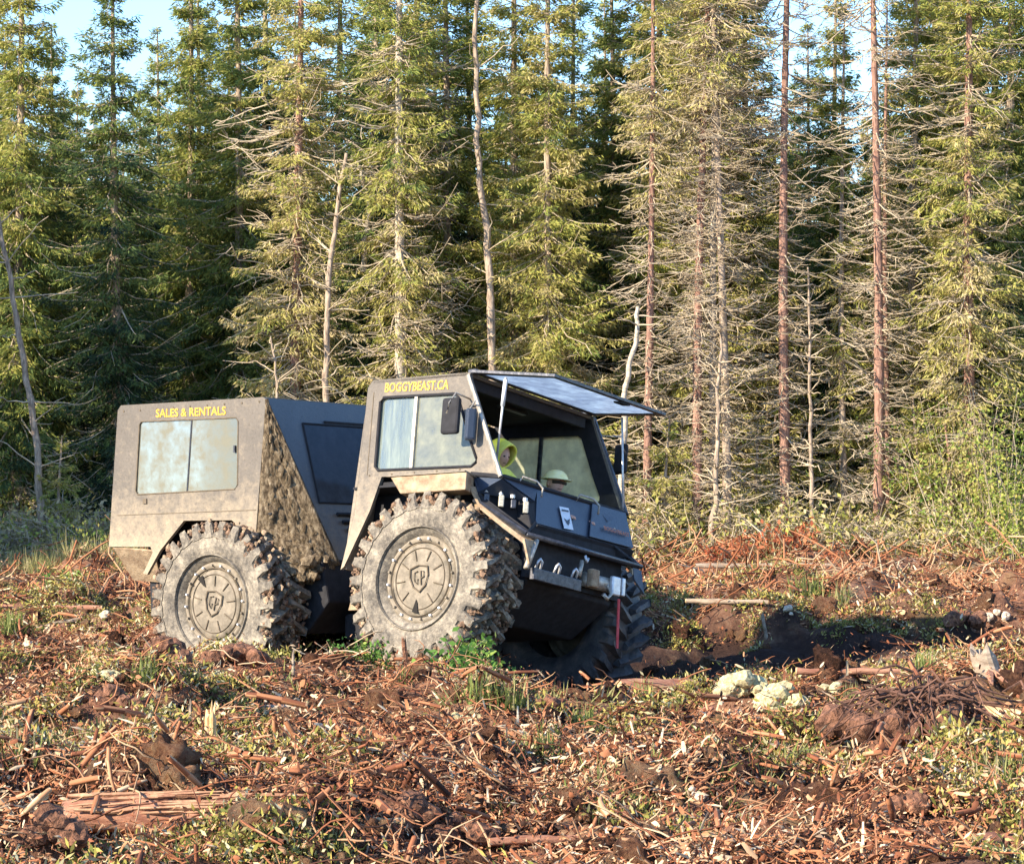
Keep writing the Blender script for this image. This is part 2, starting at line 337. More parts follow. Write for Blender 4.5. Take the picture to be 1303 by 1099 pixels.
def spruce(seed, H, base, Rad, nb, tone_lo, tone_hi, dead_to=.0, r0=.09, bend=.05, needles=34, size=1., bark='bark_grey', top_tone=None, dead_base=.6, nd=60, lean=0.):
    """meshes (trunk, crown, dead branches). base: height of lowest green; tones index the needle colours."""
    q = np.random.RandomState(seed); m = 14; t = np.linspace(0, 1, m)
    ph = q.rand(2) * 6; ax = np.stack([bend * np.sin(t * 4 + ph[0]) - bend * sin(ph[0]) + lean * t * H, bend * np.sin(t * 3.3 + ph[1]) - bend * sin(ph[1]), t * H], 1)
    ax[0, 2] = -.4
    rad = r0 * (1 - t) ** .8 + .012
    t2 = np.linspace(0, 1, 90); ax2 = np.stack([np.interp(t2, t, ax[:, i]) for i in range(3)], 1); r2 = np.interp(t2, t, rad) * (1 + .06 * q.randn(90)) + .05 * np.exp(-np.maximum(ax2[:, 2], 0) / .12)
    tv, tf = tubes(ax2[None], r2[None], 9)
    trunk = fast_mesh('trunk', tv, [tf], [M[bark]], smooth=True)
    def trunk_at(z): return np.stack([np.interp(z, ax[:, 2], ax[:, i]) for i in range(3)], -1)
    def make(n, z, L, el, up, k):
        az = q.rand(n) * 2 * pi; d = np.stack([np.cos(az) * np.cos(el), np.sin(az) * np.cos(el), np.sin(el)], 1)
        s = np.linspace(0, 1, k); o = trunk_at(z)
        P = o[:, None] + d[:, None] * (s[None, :, None] * L[:, None, None]); P[..., 2] += up[:, None] * s[None] ** 2 * L[:, None]; P[..., 2] -= (.10 * np.sin(s * pi))[None] * L[:, None]
        P += q.randn(n, k, 3) * .035 * s[None, :, None] * L[:, None, None]
        return P, d, az
    # living branches
    u = q.rand(nb) ** .85; z = base + (H - base) * (1 - u * 1.0); z = z + .11 * np.sin(z * 2 * pi / q.uniform(.34, .5) + seed); z = np.clip(z, base, H * .995)
    f = (z - base) / (H - base); irr = .7 + .6 * (vnoise(z * 1.0, np.full(nb, seed * 3.7), .7) + .5)
    L = Rad * ((1 - f) ** .75 * .95 + .05) * q.uniform(.55, 1.15, nb) * irr
    el = R_(-26) + R_(62) * f ** 2 + q.randn(nb) * .2; up = q.uniform(-.25, .25, nb)
    P, d, az = make(nb, z, L, el, up, 5)
    bv, bf = tubes(P, (np.linspace(1, .25, 5)[None] * (.006 + .009 * L[:, None])), 3)
    cnt = np.maximum(5, (needles * L / Rad * (4.6 * (.55 + .45 * np.minimum(1, f * 1.6)) if tone_lo > .6 else 5.4))).astype(int); idx = np.repeat(np.arange(nb), cnt); N = len(idx)
    s = q.uniform(.22 if tone_lo > .6 else .04, 1.0, N); k = s * 4; k0 = np.minimum(k.astype(int), 3); fr = (k - k0)[:, None]
    C = P[idx, k0] * (1 - fr) + P[idx, k0 + 1] * fr
    side = np.stack([-np.sin(az), np.cos(az), np.zeros(nb)], 1)[idx] * q.choice([-1, 1], N)[:, None]
    spread = (.10 + .22 * (1 - s)) * np.minimum(1., L[idx]) * size
    C = C + side * (q.rand(N) * spread)[:, None] + np.stack([np.zeros(N), np.zeros(N), -q.rand(N) * .10 + .02], 1)
    D = unit(d[idx] * .7 + side * .7 + q.randn(N, 3) * .45 + np.array([0, 0, -.5])); W = unit(np.cross(D, q.randn(N, 3)))
    ln = q.uniform(.05, .13, N) * size; wd = ln * q.uniform(.07, .13, N)
    V, F = kites(C, D, W, ln, wd)
    tt = top_tone if top_tone is not None else tone_hi
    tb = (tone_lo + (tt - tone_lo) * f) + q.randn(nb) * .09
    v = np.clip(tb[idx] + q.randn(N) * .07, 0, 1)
    crown = fast_mesh('crown', np.concatenate([V, bv]), [F, bf + len(V)], [M['needles'], M['twig']], np.concatenate([v, np.zeros(len(bf))]), np.concatenate([np.zeros(N), np.ones(len(bf))]))
    # dead branches below and among the green
    z = q.uniform(dead_base, max(dead_to, dead_base + .1), nd); L = q.uniform(.35, 1.1, nd) * Rad * .95
    P, d, az = make(nd, z, L, R_(-6) + q.randn(nd) * .24, q.uniform(-.3, .4, nd), 6)
    dv, df = tubes(P, np.linspace(1, .35, 6)[None] * (.008 + .007 * L[:, None]), 3)
    n2 = 7; idx = np.repeat(np.arange(nd), n2); N = len(idx); s = q.uniform(.25, .95, N) * 5; k0 = s.astype(int); fr = (s - k0)[:, None]
    C = P[idx, k0] * (1 - fr) + P[idx, k0 + 1] * fr; side = np.stack([-np.sin(az), np.cos(az), np.zeros(nd)], 1)[idx] * q.choice([-1, 1], N)[:, None]
    D = unit(d[idx] * .8 + side + q.randn(N, 3) * .35); l2 = q.uniform(.12, .40, N) * np.minimum(1, L[idx] + .3)
    P2 = C[:, None] + D[:, None] * (np.linspace(0, 1, 3)[None, :, None] * l2[:, None, None]); P2 += q.randn(*P2.shape) * .012
    ev, ef = tubes(P2, np.tile(np.array([[.007, .005, .003]]), (N, 1)), 3)
    dead = fast_mesh('dead_branches', np.concatenate([dv, ev]), [df, ef + len(dv)], [M['twig']])
    return trunk, crown, dead
def place_tree(meshes, name, x, y, rz, sc, label, cat='tree', group=None, names=('trunk', 'crown', 'dead_branches'), z=None):
    o = empty(name, (x, y, float(ground_z(x, y)) if z is None else z), rz); o.scale = (sc, sc, sc); tag(o, label, cat, group)
    for me, nm in zip(meshes, names):
        if me: c = bpy.data.objects.new(nm, me); col.objects.link(c); c.parent = o
    return o

T = {}
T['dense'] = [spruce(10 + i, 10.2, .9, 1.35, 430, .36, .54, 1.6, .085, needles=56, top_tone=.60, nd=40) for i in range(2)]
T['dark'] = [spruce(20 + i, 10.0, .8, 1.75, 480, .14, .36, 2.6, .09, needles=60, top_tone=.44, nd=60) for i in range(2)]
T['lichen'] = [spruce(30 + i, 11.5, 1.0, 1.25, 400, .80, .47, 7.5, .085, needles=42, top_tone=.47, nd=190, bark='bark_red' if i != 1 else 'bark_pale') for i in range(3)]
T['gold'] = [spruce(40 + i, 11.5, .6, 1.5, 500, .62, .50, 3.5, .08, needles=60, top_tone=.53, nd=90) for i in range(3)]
T['pole_red'] = [spruce(50 + i, 12.5, 8.2, .9, 60, .8, .7, 9.5, .072, needles=12, bark='bark_red', nd=230, dead_base=.8, bend=.07) for i in range(2)]
T['pole_pale'] = [spruce(60 + i, 12.5, 7.4, .9, 90, .75, .5, 8.5, .062, needles=20, bark=('bark_pale', 'bark_grey')[i], nd=190, dead_base=.8, bend=.1) for i in range(2)]
T['bare_red'] = [spruce(90 + i, 12.5, 6.5, 1.0, 150, .85, .6, 8.5, .07, needles=30, bark='bark_red', nd=190, dead_base=.8, bend=.10) for i in range(2)]
T['thin'] = [spruce(70 + i, 8.5, 2.0, .65, 130, .75, .45, 5, .055, needles=26, bark='bark_grey', nd=80, dead_base=.5, bend=.08) for i in range(2)]
T['young'] = [spruce(80 + i, 2.4, .15, .75, 90, .72, .55, .6, .03, needles=34, size=.8, nd=22, dead_base=.1) for i in range(3)]

# the trees that can be told apart: photo column, distance, kind, variant, scale, turn, label
TR = [
 (20, 44, 'dense', 0, 1.12, .3, 'tall yellow-green spruce at the far left edge with sunlit top'),
 (62, 47.5, 'dark', 1, .88, 1.3, 'dark lower spruce just right of the crooked bare trunk at far left'),
 (152, 44, 'dark', 0, 1.0, 2.0, 'big dark shaded spruce with broad tip standing above the rear box of the truck'),
 (238, 47, 'dense', 1, 1.06, 4.0, 'narrow light-topped spruce in the sky gap between two broader dark ones'),
 (200, 49, 'dark', 1, .90, .8, 'shaded spruce filling the gap right of the big dark one'),
 (300, 46, 'dense', 0, 1.15, 5.0, 'bushy green spruce left of the tall straight reddish trunk'),
 (376, 43.5, 'lichen', 0, 1.05, .5, 'tall lichened spruce with straight reddish trunk seen down to the truck roof'),
 (425, 47, 'gold', 1, 1.08, 3.4, 'spruce with golden green top behind the leaning bare stem'),
 (472, 45, 'dark', 1, 1.06, 2.5, 'dark spruce in shade left of the pale straight trunk above the cab'),
 (512, 43, 'lichen', 1, 1.08, 1.9, 'lichened spruce with a pale straight trunk rising right behind the cab'),
 (565, 45.5, 'gold', 0, 1.05, 4.4, 'golden green spruce left of the crooked birch'),
 (655, 45, 'gold', 2, 1.04, 2.2, 'spruce with sunlit golden crown directly right of the crooked birch'),
 (702, 43.5, 'gold', 1, .98, .9, 'spruce with bare brown mid trunk left of the narrow sky gap'),
 (778, 46.5, 'dark', 0, 1.04, 3.7, 'dark bushy spruce right of the narrow sky gap'),
 (822, 42.3, 'bare_red', 1, .86, 1.2, 'slim pale-stemmed spruce seen just right of the raised windscreen tip'),
 (842, 46, 'gold', 0, 1.12, 5.3, 'yellow-green spruce behind the slim stem right of the windscreen'),
 (889, 42.2, 'bare_red', 0, 1.0, 2.9, 'bare reddish trunk, leftmost of the trio left of the tall bare trunk'),
 (880, 44.6, 'lichen', 2, 1.05, 1.9, 'lichened tan spruce whose crown wraps round the leftmost trunk of the trio'),
 (909, 42.4, 'pole_pale', 0, .98, 1.1, 'thin grey trunk in the middle of the trio left of the tall bare trunk'),
 (926, 42.1, 'pole_pale', 1, 1.02, 3.6, 'pale straight trunk, rightmost of the trio left of the tall bare trunk'),
 (935, 44.9, 'lichen', 0, 1.10, 3.6, 'tan-branched spruce crowding the left side of the tall bare red trunk'),
 (1001, 42.5, 'pole_red', 0, 1.05, .4, 'tall straight red-brown trunk with bare side branches, whole height of the picture'),
 (1056, 47.5, 'dense', 1, 1.0, 2.6, 'green-tipped spruce in the sky gap between the tall bare trunk and the twin trunks'),
 (1076, 43.0, 'thin', 1, .98, 4.1, 'slim short spruce with tan branches left of the twin red trunks'),
 (1117, 42.4, 'pole_red', 1, 1.04, 3.1, 'left one of the twin red trunks, thick with stubby bare branches'),
 (1132, 42.9, 'pole_red', 0, .74, 5.5, 'right one of the twin red trunks, shorter and thinner'),
 (1180, 47, 'dark', 0, 1.1, 5.0, 'dark spruce in shade right of the twin trunks'),
 (1196, 45.5, 'gold', 2, 1.1, 1.5, 'yellow-topped spruce behind the leaning tan one at the right'),
 (1236, 42.4, 'lichen', 0, 1.06, 5.2, 'spruce with fanned tan branches above the leafy green bush'),
 (1285, 44.5, 'dense', 0, 1.16, 1.0, 'dense green spruce at the right edge of the picture'),
 (955, 45.5, 'gold', 1, 1.04, .2, 'green spruce behind the gap left of the tall bare trunk'),
 (600, 48, 'dark', 0, 1.05, 3.0, 'dark spruce whose shaded crown backs the crooked birch'),
 (345, 48.5, 'dark', 1, 1.08, 4.6, 'dark shaded spruce behind the tall reddish trunk left of the cab'),
 (1160, 44.5, 'gold', 1, 1.0, 2.2, 'tan and green spruce close on the right of the twin red trunks'),
 (735, 47.5, 'gold', 2, .93, 1.4, 'lower golden spruce under the narrow sky gap'),
 (865, 44.8, 'gold', 2, 1.12, 3.3, 'tall yellow-topped spruce filling the space left of the trio'),
 (1030, 48.8, 'gold', 0, .80, 5.0, 'short spruce behind the small dead snag'),
 (1263, 46.2, 'gold', 0, 1.14, 2.0, 'yellow-green spruce just left of the dense one at the right edge'),
 (100, 50, 'dense', 0, .80, 2.0, 'low green spruce in the wide sky gap at the left'),
 (537, 47.2, 'dense', 1, 1.16, .7, 'green spruce right behind the pale straight trunk above the cab'),
 (-10, 46, 'dark', 0, 1.0, .6, 'dark spruce cut off by the left edge of the picture'),
]
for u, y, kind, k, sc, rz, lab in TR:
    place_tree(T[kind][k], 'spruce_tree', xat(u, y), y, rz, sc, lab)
q = random.Random(4)
for i in range(34):                     # second row, nothing tells these apart
    u = -330 + i * 58 + q.uniform(-18, 18); y = q.uniform(50.5, 57)
    kind = q.choice(['dark', 'dark', 'dense', 'gold']); 
    sc = q.uniform(.80, .98)
    if 60 < u < 120 or 700 < u < 760 or 980 < u < 1100: sc = .76
    place_tree(T[kind][q.randrange(2)], 'spruce_tree', xat(u, y), y, q.uniform(0, 6), sc,
               'shaded dark green spruce deep behind the front row of trees', 'tree', 'spruces in the second row')
for i, (x, y, sc) in enumerate([(-10.5, 40, .95), (-12.6, 37, 1.0), (-15, 34.5, 1.05), (-17.5, 33.5, 1.1), (-19, 36.5, 1.05), (-16.2, 38.5, 1.0), (-13.6, 41.5, 1.0), (-21.5, 33, 1.1), (9.9, 44, 1.1), (11.4, 43, 1.0), (13.2, 44.5, 1.1)]):
    place_tree(T['dark' if x < 0 else 'gold'][i % 2], 'spruce_tree', x, y, i * 1.3, sc, 'spruce of the clearing edge standing just outside the picture', 'tree', 'spruces along the clearing edge')

# bare stems and birches
def stem_tree(pts, r0, r1, mat, name, label, seed, nbr=10, brl=.7, cat='tree', leaves=0):
    """pts in world coordinates, foot first"""
    q = np.random.RandomState(seed); P = np.array(pts, float); root = P[0].copy(); P = P - root
    t = np.linspace(0, 1, len(P)); tt = np.linspace(0, 1, 18); A = np.stack([np.interp(tt, t, P[:, i]) for i in range(3)], 1)
    A[1:-1] = (A[:-2] + A[1:-1] * 4 + A[2:]) / 6; A[1:-1, :2] += q.randn(16, 2) * r0 * .3; A[0, 2] -= .2
    t3 = np.linspace(0, 1, 100); A3 = np.stack([np.interp(t3, tt, A[:, i]) for i in range(3)], 1)
    V, F = tubes(A3[None], ((r0 + (r1 - r0) * t3) * (1 + .07 * q.randn(100)))[None], 8); o = empty(name, root); tag(o, label, cat)
    c = bpy.data.objects.new('trunk', fast_mesh('trunk', V, [F], [M[mat]], smooth=True)); col.objects.link(c); c.parent = o
    if nbr:
        k = q.uniform(.15, .97, nbr) * 17; k0 = k.astype(int); C = A[k0]; az = q.rand(nbr) * 6.28; el = q.uniform(-.1, .8, nbr)
        d = np.stack([np.cos(az) * np.cos(el), np.sin(az) * np.cos(el), np.sin(el)], 1); L = q.uniform(.3, 1, nbr) * brl
        Q = C[:, None] + d[:, None] * (np.linspace(0, 1, 6)[None, :, None] * L[:, None, None]); Q += q.randn(nbr, 6, 3) * .03 * np.linspace(0, 1, 6)[None, :, None]
        for Qi in Q:
            V, F = tubes(Qi[None], np.linspace(.014, .005, 6)[None], 4)
            c = bpy.data.objects.new('branch', fast_mesh('branch', V, [F], [M['twig']])); col.objects.link(c); c.parent = o
    return o
def wp(u, v, y): r = ray(u, v); r = r / r[1] * y; return (r[0], y, CAM_H + r[2])
stem_tree([wp(51, 668, 42), wp(49, 600, 42), wp(40, 520, 42.1), wp(26, 440, 42.2), wp(16, 370, 42.2), wp(3, 310, 42.2), wp(-8, 230, 42.3)], .06, .03, 'bark_grey', 'bare_tree', 'crooked bare grey-brown trunk leaning left at the far left edge', 1, 16, 1.1)
stem_tree([wp(413, 660, 42.6), wp(415, 505, 42.6), wp(416, 380, 42.6), wp(428, 280, 42.7), wp(441, 195, 42.8)], .06, .028, 'bark_grey', 'bare_tree', 'thin bare stem leaning right, beside the tall reddish trunk behind the truck', 2, 22, .9)
stem_tree([wp(628, 660, 42.8), wp(627, 470, 42.8), wp(624, 370, 42.8), wp(622, 310, 42.9), wp(612, 245, 42.9), wp(607, 190, 42.9), wp(608, 130, 43), wp(604, 60, 43), wp(608, -60, 43)], .068, .032, 'bark_grey', 'birch_tree', 'crooked birch trunk with a pale kinked upper half behind the cab roof', 3, 14, 1.2)
stem_tree([wp(790, 660, 41.5), wp(794, 560, 41.5), wp(795, 500, 41.5), wp(806, 440, 41.5), wp(812, 390, 41.6)], .055, .03, 'bark_pale', 'bare_tree', 'short pale bent trunk just right of the raised windscreen', 4, 8, .6)
stem_tree([wp(1034, 708, 42), wp(1033, 600, 42), wp(1031, 470, 42), wp(1028, 340, 42)], .04, .015, 'bark_grey', 'dead_snag', 'small dead snag with spiky side twigs, between the tall bare trunk and the twin trunks', 5, 46, .55)
stem_tree([wp(345, 640, 41.5), wp(352, 560, 41.5), wp(352, 480, 41.5), wp(345, 430, 41.5)], .03, .012, 'bark_grey', 'dead_snag', 'thin dead snag rising from behind the rear box roof beside the reddish trunk', 6, 26, .6)
stem_tree([wp(462, 330, 43.6), wp(470, 262, 43.6), wp(455, 205, 43.6)], .05, .02, 'bark_pale', 'broken_branch', 'pale forked broken stem left of the pale straight trunk', 7, 6, .5)
stem_tree([wp(905, 700, 41.4), wp(912, 620, 41.4), wp(913, 520, 41.5), wp(917, 430, 41.5)], .05, .02, 'bark_grey', 'dead_snag', 'grey dead pole among the tan spruces, lower right of the trio', 8, 40, .8)
stem_tree([wp(1213, 690, 42), wp(1209, 600, 42), wp(1203, 540, 42)], .03, .015, 'bark_red', 'dead_snag', 'short reddish stem standing in the leafy bush at the right', 9, 12, .5)

# forest mass behind the rows: one object scattering the same tree meshes
protos = bpy.data.collections.new('scatter_sources')
def proto_collection(name, meshes):
    c = bpy.data.collections.new(name)
    for i, m in enumerate(meshes):
        o = bpy.data.objects.new('%s_source_%02d' % (name, i), m); c.objects.link(o)
    return c
def scatter(name, pts, rot, scl, idx, coll, label, cat):
    me = bpy.data.meshes.new(name); n = len(pts); me.vertices.add(n); me.vertices.foreach_set('co', np.asarray(pts, np.float32).ravel())
    for nm, arr, ty, key in (('rot', rot, 'FLOAT_VECTOR', 'vector'), ('scl', scl, 'FLOAT_VECTOR', 'vector'), ('idx', idx, 'INT', 'value')):
        a = me.attributes.new(nm, ty, 'POINT'); a.data.foreach_set(key, np.asarray(arr, np.int32 if ty == 'INT' else np.float32).ravel())
    o = bpy.data.objects.new(name, me); col.objects.link(o); tag(o, label, cat, None, 'stuff')
    ng = bpy.data.node_groups.new(name, 'GeometryNodeTree'); N = ng.nodes; L = ng.links
    ng.interface.new_socket('Geometry', in_out='INPUT', socket_type='NodeSocketGeometry'); ng.interface.new_socket('Geometry', in_out='OUTPUT', socket_type='NodeSocketGeometry')
    gi = N.new('NodeGroupInput'); gout = N.new('NodeGroupOutput'); ip = N.new('GeometryNodeInstanceOnPoints')
    ci = N.new('GeometryNodeCollectionInfo'); ci.inputs['Collection'].default_value = coll; ci.inputs['Separate Children'].default_value = True; ci.inputs['Reset Children'].default_value = True
    def attr(nm, ty): a = N.new('GeometryNodeInputNamedAttribute'); a.data_type = ty; a.inputs[0].default_value = nm; return a.outputs['Attribute']
    L.new(gi.outputs[0], ip.inputs['Points']); L.new(ci.outputs[0], ip.inputs['Instance']); ip.inputs['Pick Instance'].default_value = True
    L.new(attr('idx', 'INT'), ip.inputs['Instance Index']); L.new(attr('rot', 'FLOAT_VECTOR'), ip.inputs['Rotation']); L.new(attr('scl', 'FLOAT_VECTOR'), ip.inputs['Scale'])
    L.new(ip.outputs[0], gout.inputs[0]); md = o.modifiers.new('scatter', 'NODES'); md.node_group = ng
    return o
def join_meshes(ms, name):
    V = []; F = []; v = []; fm = []; mats = []; k = 0
    for m in ms:
        n = len(m.vertices); a = np.zeros(n * 3, np.float32); m.vertices.foreach_get('co', a); V.append(a.reshape(-1, 3))
        lt = len(m.loops); b = np.zeros(lt, np.int32); m.loops.foreach_get('vertex_index', b); F.append(b.reshape(-1, 4) + k); k += n
        mi = np.zeros(len(m.polygons), np.int32); m.polygons.foreach_get('material_index', mi); fm.append(mi + len(mats)); mats += list(m.materials)
        vv = np.zeros(len(m.polygons), np.float32)
        if 'v' in m.attributes: m.attributes['v'].data.foreach_get('value', vv)
        v.append(vv)
    return fast_mesh(name, np.concatenate(V), [np.concatenate(F)], mats, np.concatenate(v), np.concatenate(fm))
fc = proto_collection('forest', [join_meshes(t, 'whole_spruce') for t in (T['dark'][0], T['dark'][1], T['dense'][0])])
qn = np.random.RandomState(3); n = 420
fy = 58 + qn.rand(n) * 60; fx = (qn.rand(n) - .5) * 2 * (.26 * fy + 10)
scatter('distant_forest', np.stack([fx, fy, ground_z(fx, fy)], 1), np.stack([np.zeros(n), np.zeros(n), qn.rand(n) * 6.28], 1), np.repeat(qn.uniform(.74, .95, n)[:, None], 3, 1), qn.randint(0, 3, n), fc,
        'dark mass of spruce forest closing the view behind the trees', 'forest')

# ------------------------------------------------------------------ understory along the edge
LEAF = [(0, (.08, .15, .03)), (.3, (.18, .27, .05)), (.65, (.36, .40, .09)), (1, (.50, .42, .12))]
M['leaf'] = palette_mat('alder leaves', LEAF, .1, .35)
M['dead_fern'] = palette_mat('rust red dead needles', [(0, (.14, .035, .015)), (.5, (.36, .10, .045)), (1, (.48, .20, .09))], .1, .25)
def bush_mesh(seed, H, Rd, nst, nl, mat, size=.07, el=1.1):
    q = np.random.RandomState(seed); az = q.rand(nst) * 6.28; e = q.uniform(.6, 1.5, nst) * el / 1.1; L = q.uniform(.5, 1, nst) * H
    d = np.stack([np.cos(az) * np.cos(e), np.sin(az) * np.cos(e), np.sin(e)], 1); s = np.linspace(0, 1, 6)
    o = q.randn(nst, 3) * Rd * .35; o[:, 2] = -.03
    P = o[:, None] + d[:, None] * (s[None, :, None] * L[:, None, None]) + q.randn(nst, 6, 3) * .03 * s[None, :, None]
    tv, tf = tubes(P, np.tile(np.linspace(.008, .002, 6), (nst, 1)) * (H / 2.5 + .4), 3)
    idx = q.randint(0, nst, nl); k = q.uniform(.2, 1, nl) * 4.99; k0 = k.astype(int); fr = (k - k0)[:, None]
    C = P[idx, k0] * (1 - fr) + P[idx, k0 + 1] * fr + q.randn(nl, 3) * Rd * .16
    D = unit(q.randn(nl, 3) + np.array([0, 0, .1])); W = unit(np.cross(D, q.randn(nl, 3))); ln = q.uniform(.6, 1.3, nl) * size
    V, F = kites(C, D, W, ln, ln * .30); v = np.clip(q.normal(.55, .2, nst)[idx] + q.randn(nl) * .15, 0, 1)
    return (fast_mesh('stems', tv, [tf], [M['twig']]), fast_mesh('leaves', V, [F], [M[mat]], v))
BUSH = [(bush_mesh(1, 2.7, 1.0, 34, 3600, 'leaf', .062, 1.2), 1262, 650, 41.5, 1.0, 'tall leafy yellow-green alder bush at the right below the fanned spruce'),
        (bush_mesh(2, 1.7, .8, 24, 1800, 'leaf', .06, 1.2), 1295, 645, 40.5, 1.0, 'leafy green bush cut by the right edge of the picture'),
        (bush_mesh(3, 3.1, .8, 22, 2200, 'leaf', .06, 1.3), 1210, 640, 42.5, 1.0, 'upper pale leafy sapling left of the tall alder bush'),
        (bush_mesh(4, 1.1, .6, 20, 700, 'leaf', .08), 858, 640, 42.5, 1.0, 'small yellow-leaved shrub right of the truck front')]
for ms, u, v, y, sc, lab in BUSH:
    place_tree(ms, 'leafy_bush', xat(u, y), y, 0, sc, lab, 'bush', None, ('stems', 'leaves'))
place_tree(bush_mesh(9, 1.1, .7, 30, 900, 'leaf', .06), 'leafy_bush', xat(95, 40.5), 40.5, 0, 1, 'low mixed green shrub left of the rear box of the truck', 'bush', None, ('stems', 'leaves'))
for i, (u, v, sc, lab) in enumerate([(1003, 705, 1.2, 'rust red dead fir bough standing at the foot of the tall bare trunk'), (946, 712, .8, 'small rust red dead bough, middle of the three by the clearing edge'), (918, 716, .8, 'low rust red dead bough nearest the truck, by the clearing edge'), (1060, 716, .6, 'low rust brown bough lying right of the snag foot')]):
    p = gp(u, v); place_tree(bush_mesh(20 + i, .55, .35, 22, 420, 'dead_fern', .07, .9), 'dead_bough', p.x, p.y, i, sc, lab, 'dead plant', None, ('stems', 'needles'))
for i, (u, y, sc, lab) in enumerate([(850, 42, .85, 'young tan spruce just right of the truck front'), (960, 43, 1.0, 'young yellow-green spruce left of the tall bare trunk'), (1060, 43.5, .9, 'young spruce right of the small snag'),
        (1165, 42.5, 1.1, 'young spruce between the twin trunks and the alder bush'), (812, 43.8, 1.0, 'young golden spruce seen past the far mirror'), (75, 42, .8, 'young shaded spruce left of the rear box'), (985, 44.5, 1.2, 'young dark spruce behind the rust red bough')]):
    place_tree(T['young'][i % 3], 'young_spruce', xat(u, y), y, i, sc, lab, 'tree')
def brush_cluster(seed):     # heap of dead side branches
    q = np.random.RandomState(seed); n = 26; az = q.rand(n) * 6.28; e = q.uniform(-.1, .9, n); L = q.uniform(.25, .9, n)
    d = np.stack([np.cos(az) * np.cos(e), np.sin(az) * np.cos(e), np.sin(e)], 1); o = q.randn(n, 3) * .35; o[:, 2] = np.abs(o[:, 2]) * .4
    s = np.linspace(0, 1, 5); P = o[:, None] + d[:, None] * (s[None, :, None] * L[:, None, None]) + q.randn(n, 5, 3) * .03
    V, F = tubes(P, np.tile(np.linspace(.009, .003, 5), (n, 1)), 3); N = 150
    idx = q.randint(0, n, N); C = P[idx, q.randint(1, 5, N)] + q.randn(N, 3) * .05; D = unit(q.randn(N, 3)); W = unit(np.cross(D, q.randn(N, 3))); ln = q.uniform(.05, .13, N)
    V2, F2 = kites(C, D, W, ln, ln * .22); v = np.clip(q.normal(.72, .16, N), 0, 1)
    return fast_mesh('brush', np.concatenate([V, V2]), [np.concatenate([F, F2 + len(V)])], [M['twig'], M['needles']], np.concatenate([np.zeros(len(F)), v]), np.concatenate([np.zeros(len(F)), np.ones(N)]))
bc = proto_collection('brush', [brush_cluster(i) for i in range(4)])
n = 900; fy = 41.2 + qn.rand(n) ** 1.2 * 8; fx = qn.uniform(-12, 12, n)
scatter('dead_brush', np.stack([fx, fy, ground_z(fx, fy) + qn.rand(n) * .25], 1), np.stack([qn.randn(n) * .2, qn.randn(n) * .2, qn.rand(n) * 6.28], 1), np.repeat(qn.uniform(.6, 1.25, n)[:, None], 3, 1), qn.randint(0, 4, n), bc,
        'tangle of dead branches and low growth along the forest edge', 'brush')

EXC = []

# ------------------------------------------------------------------ ground things one can point at
M['cut'] = simple('fresh cut wood', (.55, .33, .13), (.78, .56, .30), 8, .8, 0, .005)
M['log_red'] = simple('reddish log bark', (.22, .09, .055), (.44, .23, .14), 7, .95, 0, .02, stretch=(.6, 3, 3))
M['log_grey'] = simple('grey brown log bark', (.22, .16, .11), (.45, .36, .26), 7, .95, 0, .02, stretch=(.6, 3, 3))
M['shred'] = simple('torn reddish wood', (.24, .11, .06), (.50, .30, .17), 12, .9, 0, .01)
M['lichen_rock'] = simple('whitish lichen', (.30, .24, .12), (.66, .60, .34), 30, .95, 0, .02)
M['stone'] = simple('pale stone', (.42, .34, .24), (.66, .56, .42), 9, .9, 0, .01)
M['clod'] = simple('peat clod', (.05, .024, .015), (.34, .16, .09), 22, .95, 0, .05)
M['root'] = simple('peaty roots', (.05, .026, .018), (.20, .10, .065), 13, .95, 0, .02)
def log(u, v, L, r, az, mat, label, el=0., taper=.85, name='log', seed=0, endcut=True, sink=.3):
    q = random.Random(seed); p = gp(u, v); mb = MB(); d = Vector((cos(az) * cos(el), sin(az) * cos(el), sin(el))); n = 9; pts = []; rr = []
    for i in range(n):
        t = i / (n - 1) - .5; pts.append(d * L * t + Vector((q.uniform(-1, 1), q.uniform(-1, 1), q.uniform(-1, 1))) * r * .22); rr.append(r * (1 + (taper - 1) * (t + .5)) * q.uniform(.85, 1.15))
    mb.tube(pts, rr, 9, False); root = empty(name, p + Vector((0, 0, r * (1 - sink))))
    mb.build('bark', M[mat], root, smooth=True)
    if endcut:
        for e, s in ((0, -1), (n - 1, 1)):
            MB().tube([pts[e] - d * .01 * s, pts[e] + d * .006 * s], [rr[e] * .97, rr[e] * .95], 10).build('cut_end', M['cut'], root)
    if r > .09:
        sb = MB()
        for i in range(46):
            a = q.uniform(.2, 2.9); t0 = q.uniform(-.5, .3); w = q.uniform(.006, .016); o_ = Vector((0, -cos(a) * r * 1.02, sin(a) * r * 1.05)); p0 = d * L * t0 + o_; p1 = d * L * (t0 + q.uniform(.1, .35)) + o_ + Vector((0, q.uniform(-.02, .02), q.uniform(-.01, .035)))
            sb.tube([p0, p0.lerp(p1, .5), p1], [w * .5, w, w * .3], 4)
        sb.build('shredded_bark', M['shred'], root, kind='stuff')
    if r > .022:
        for e in pts[::2]: EXC.append((p.x + e.x, p.y + e.y, r + .09))
    tag(root, label, 'log'); return root
log(858, 884, .95, .085, .25, 'log_red', 'thick reddish log lying at the foot of the far front tyre', seed=1)
log(215, 1056, 1.2, .11, -.08, 'log_red', 'broad shredded reddish log in the lower left foreground', seed=2, name='log')
log(1268, 925, .36, .065, -.35, 'cut', 'bright freshly cut log end sticking out right of the root mound', seed=3, el=-.1)
log(1235, 648, 1.8, .05, .35, 'log_grey', 'fallen grey pole leaning in the brush right of the twin trunks', el=.35, seed=4)
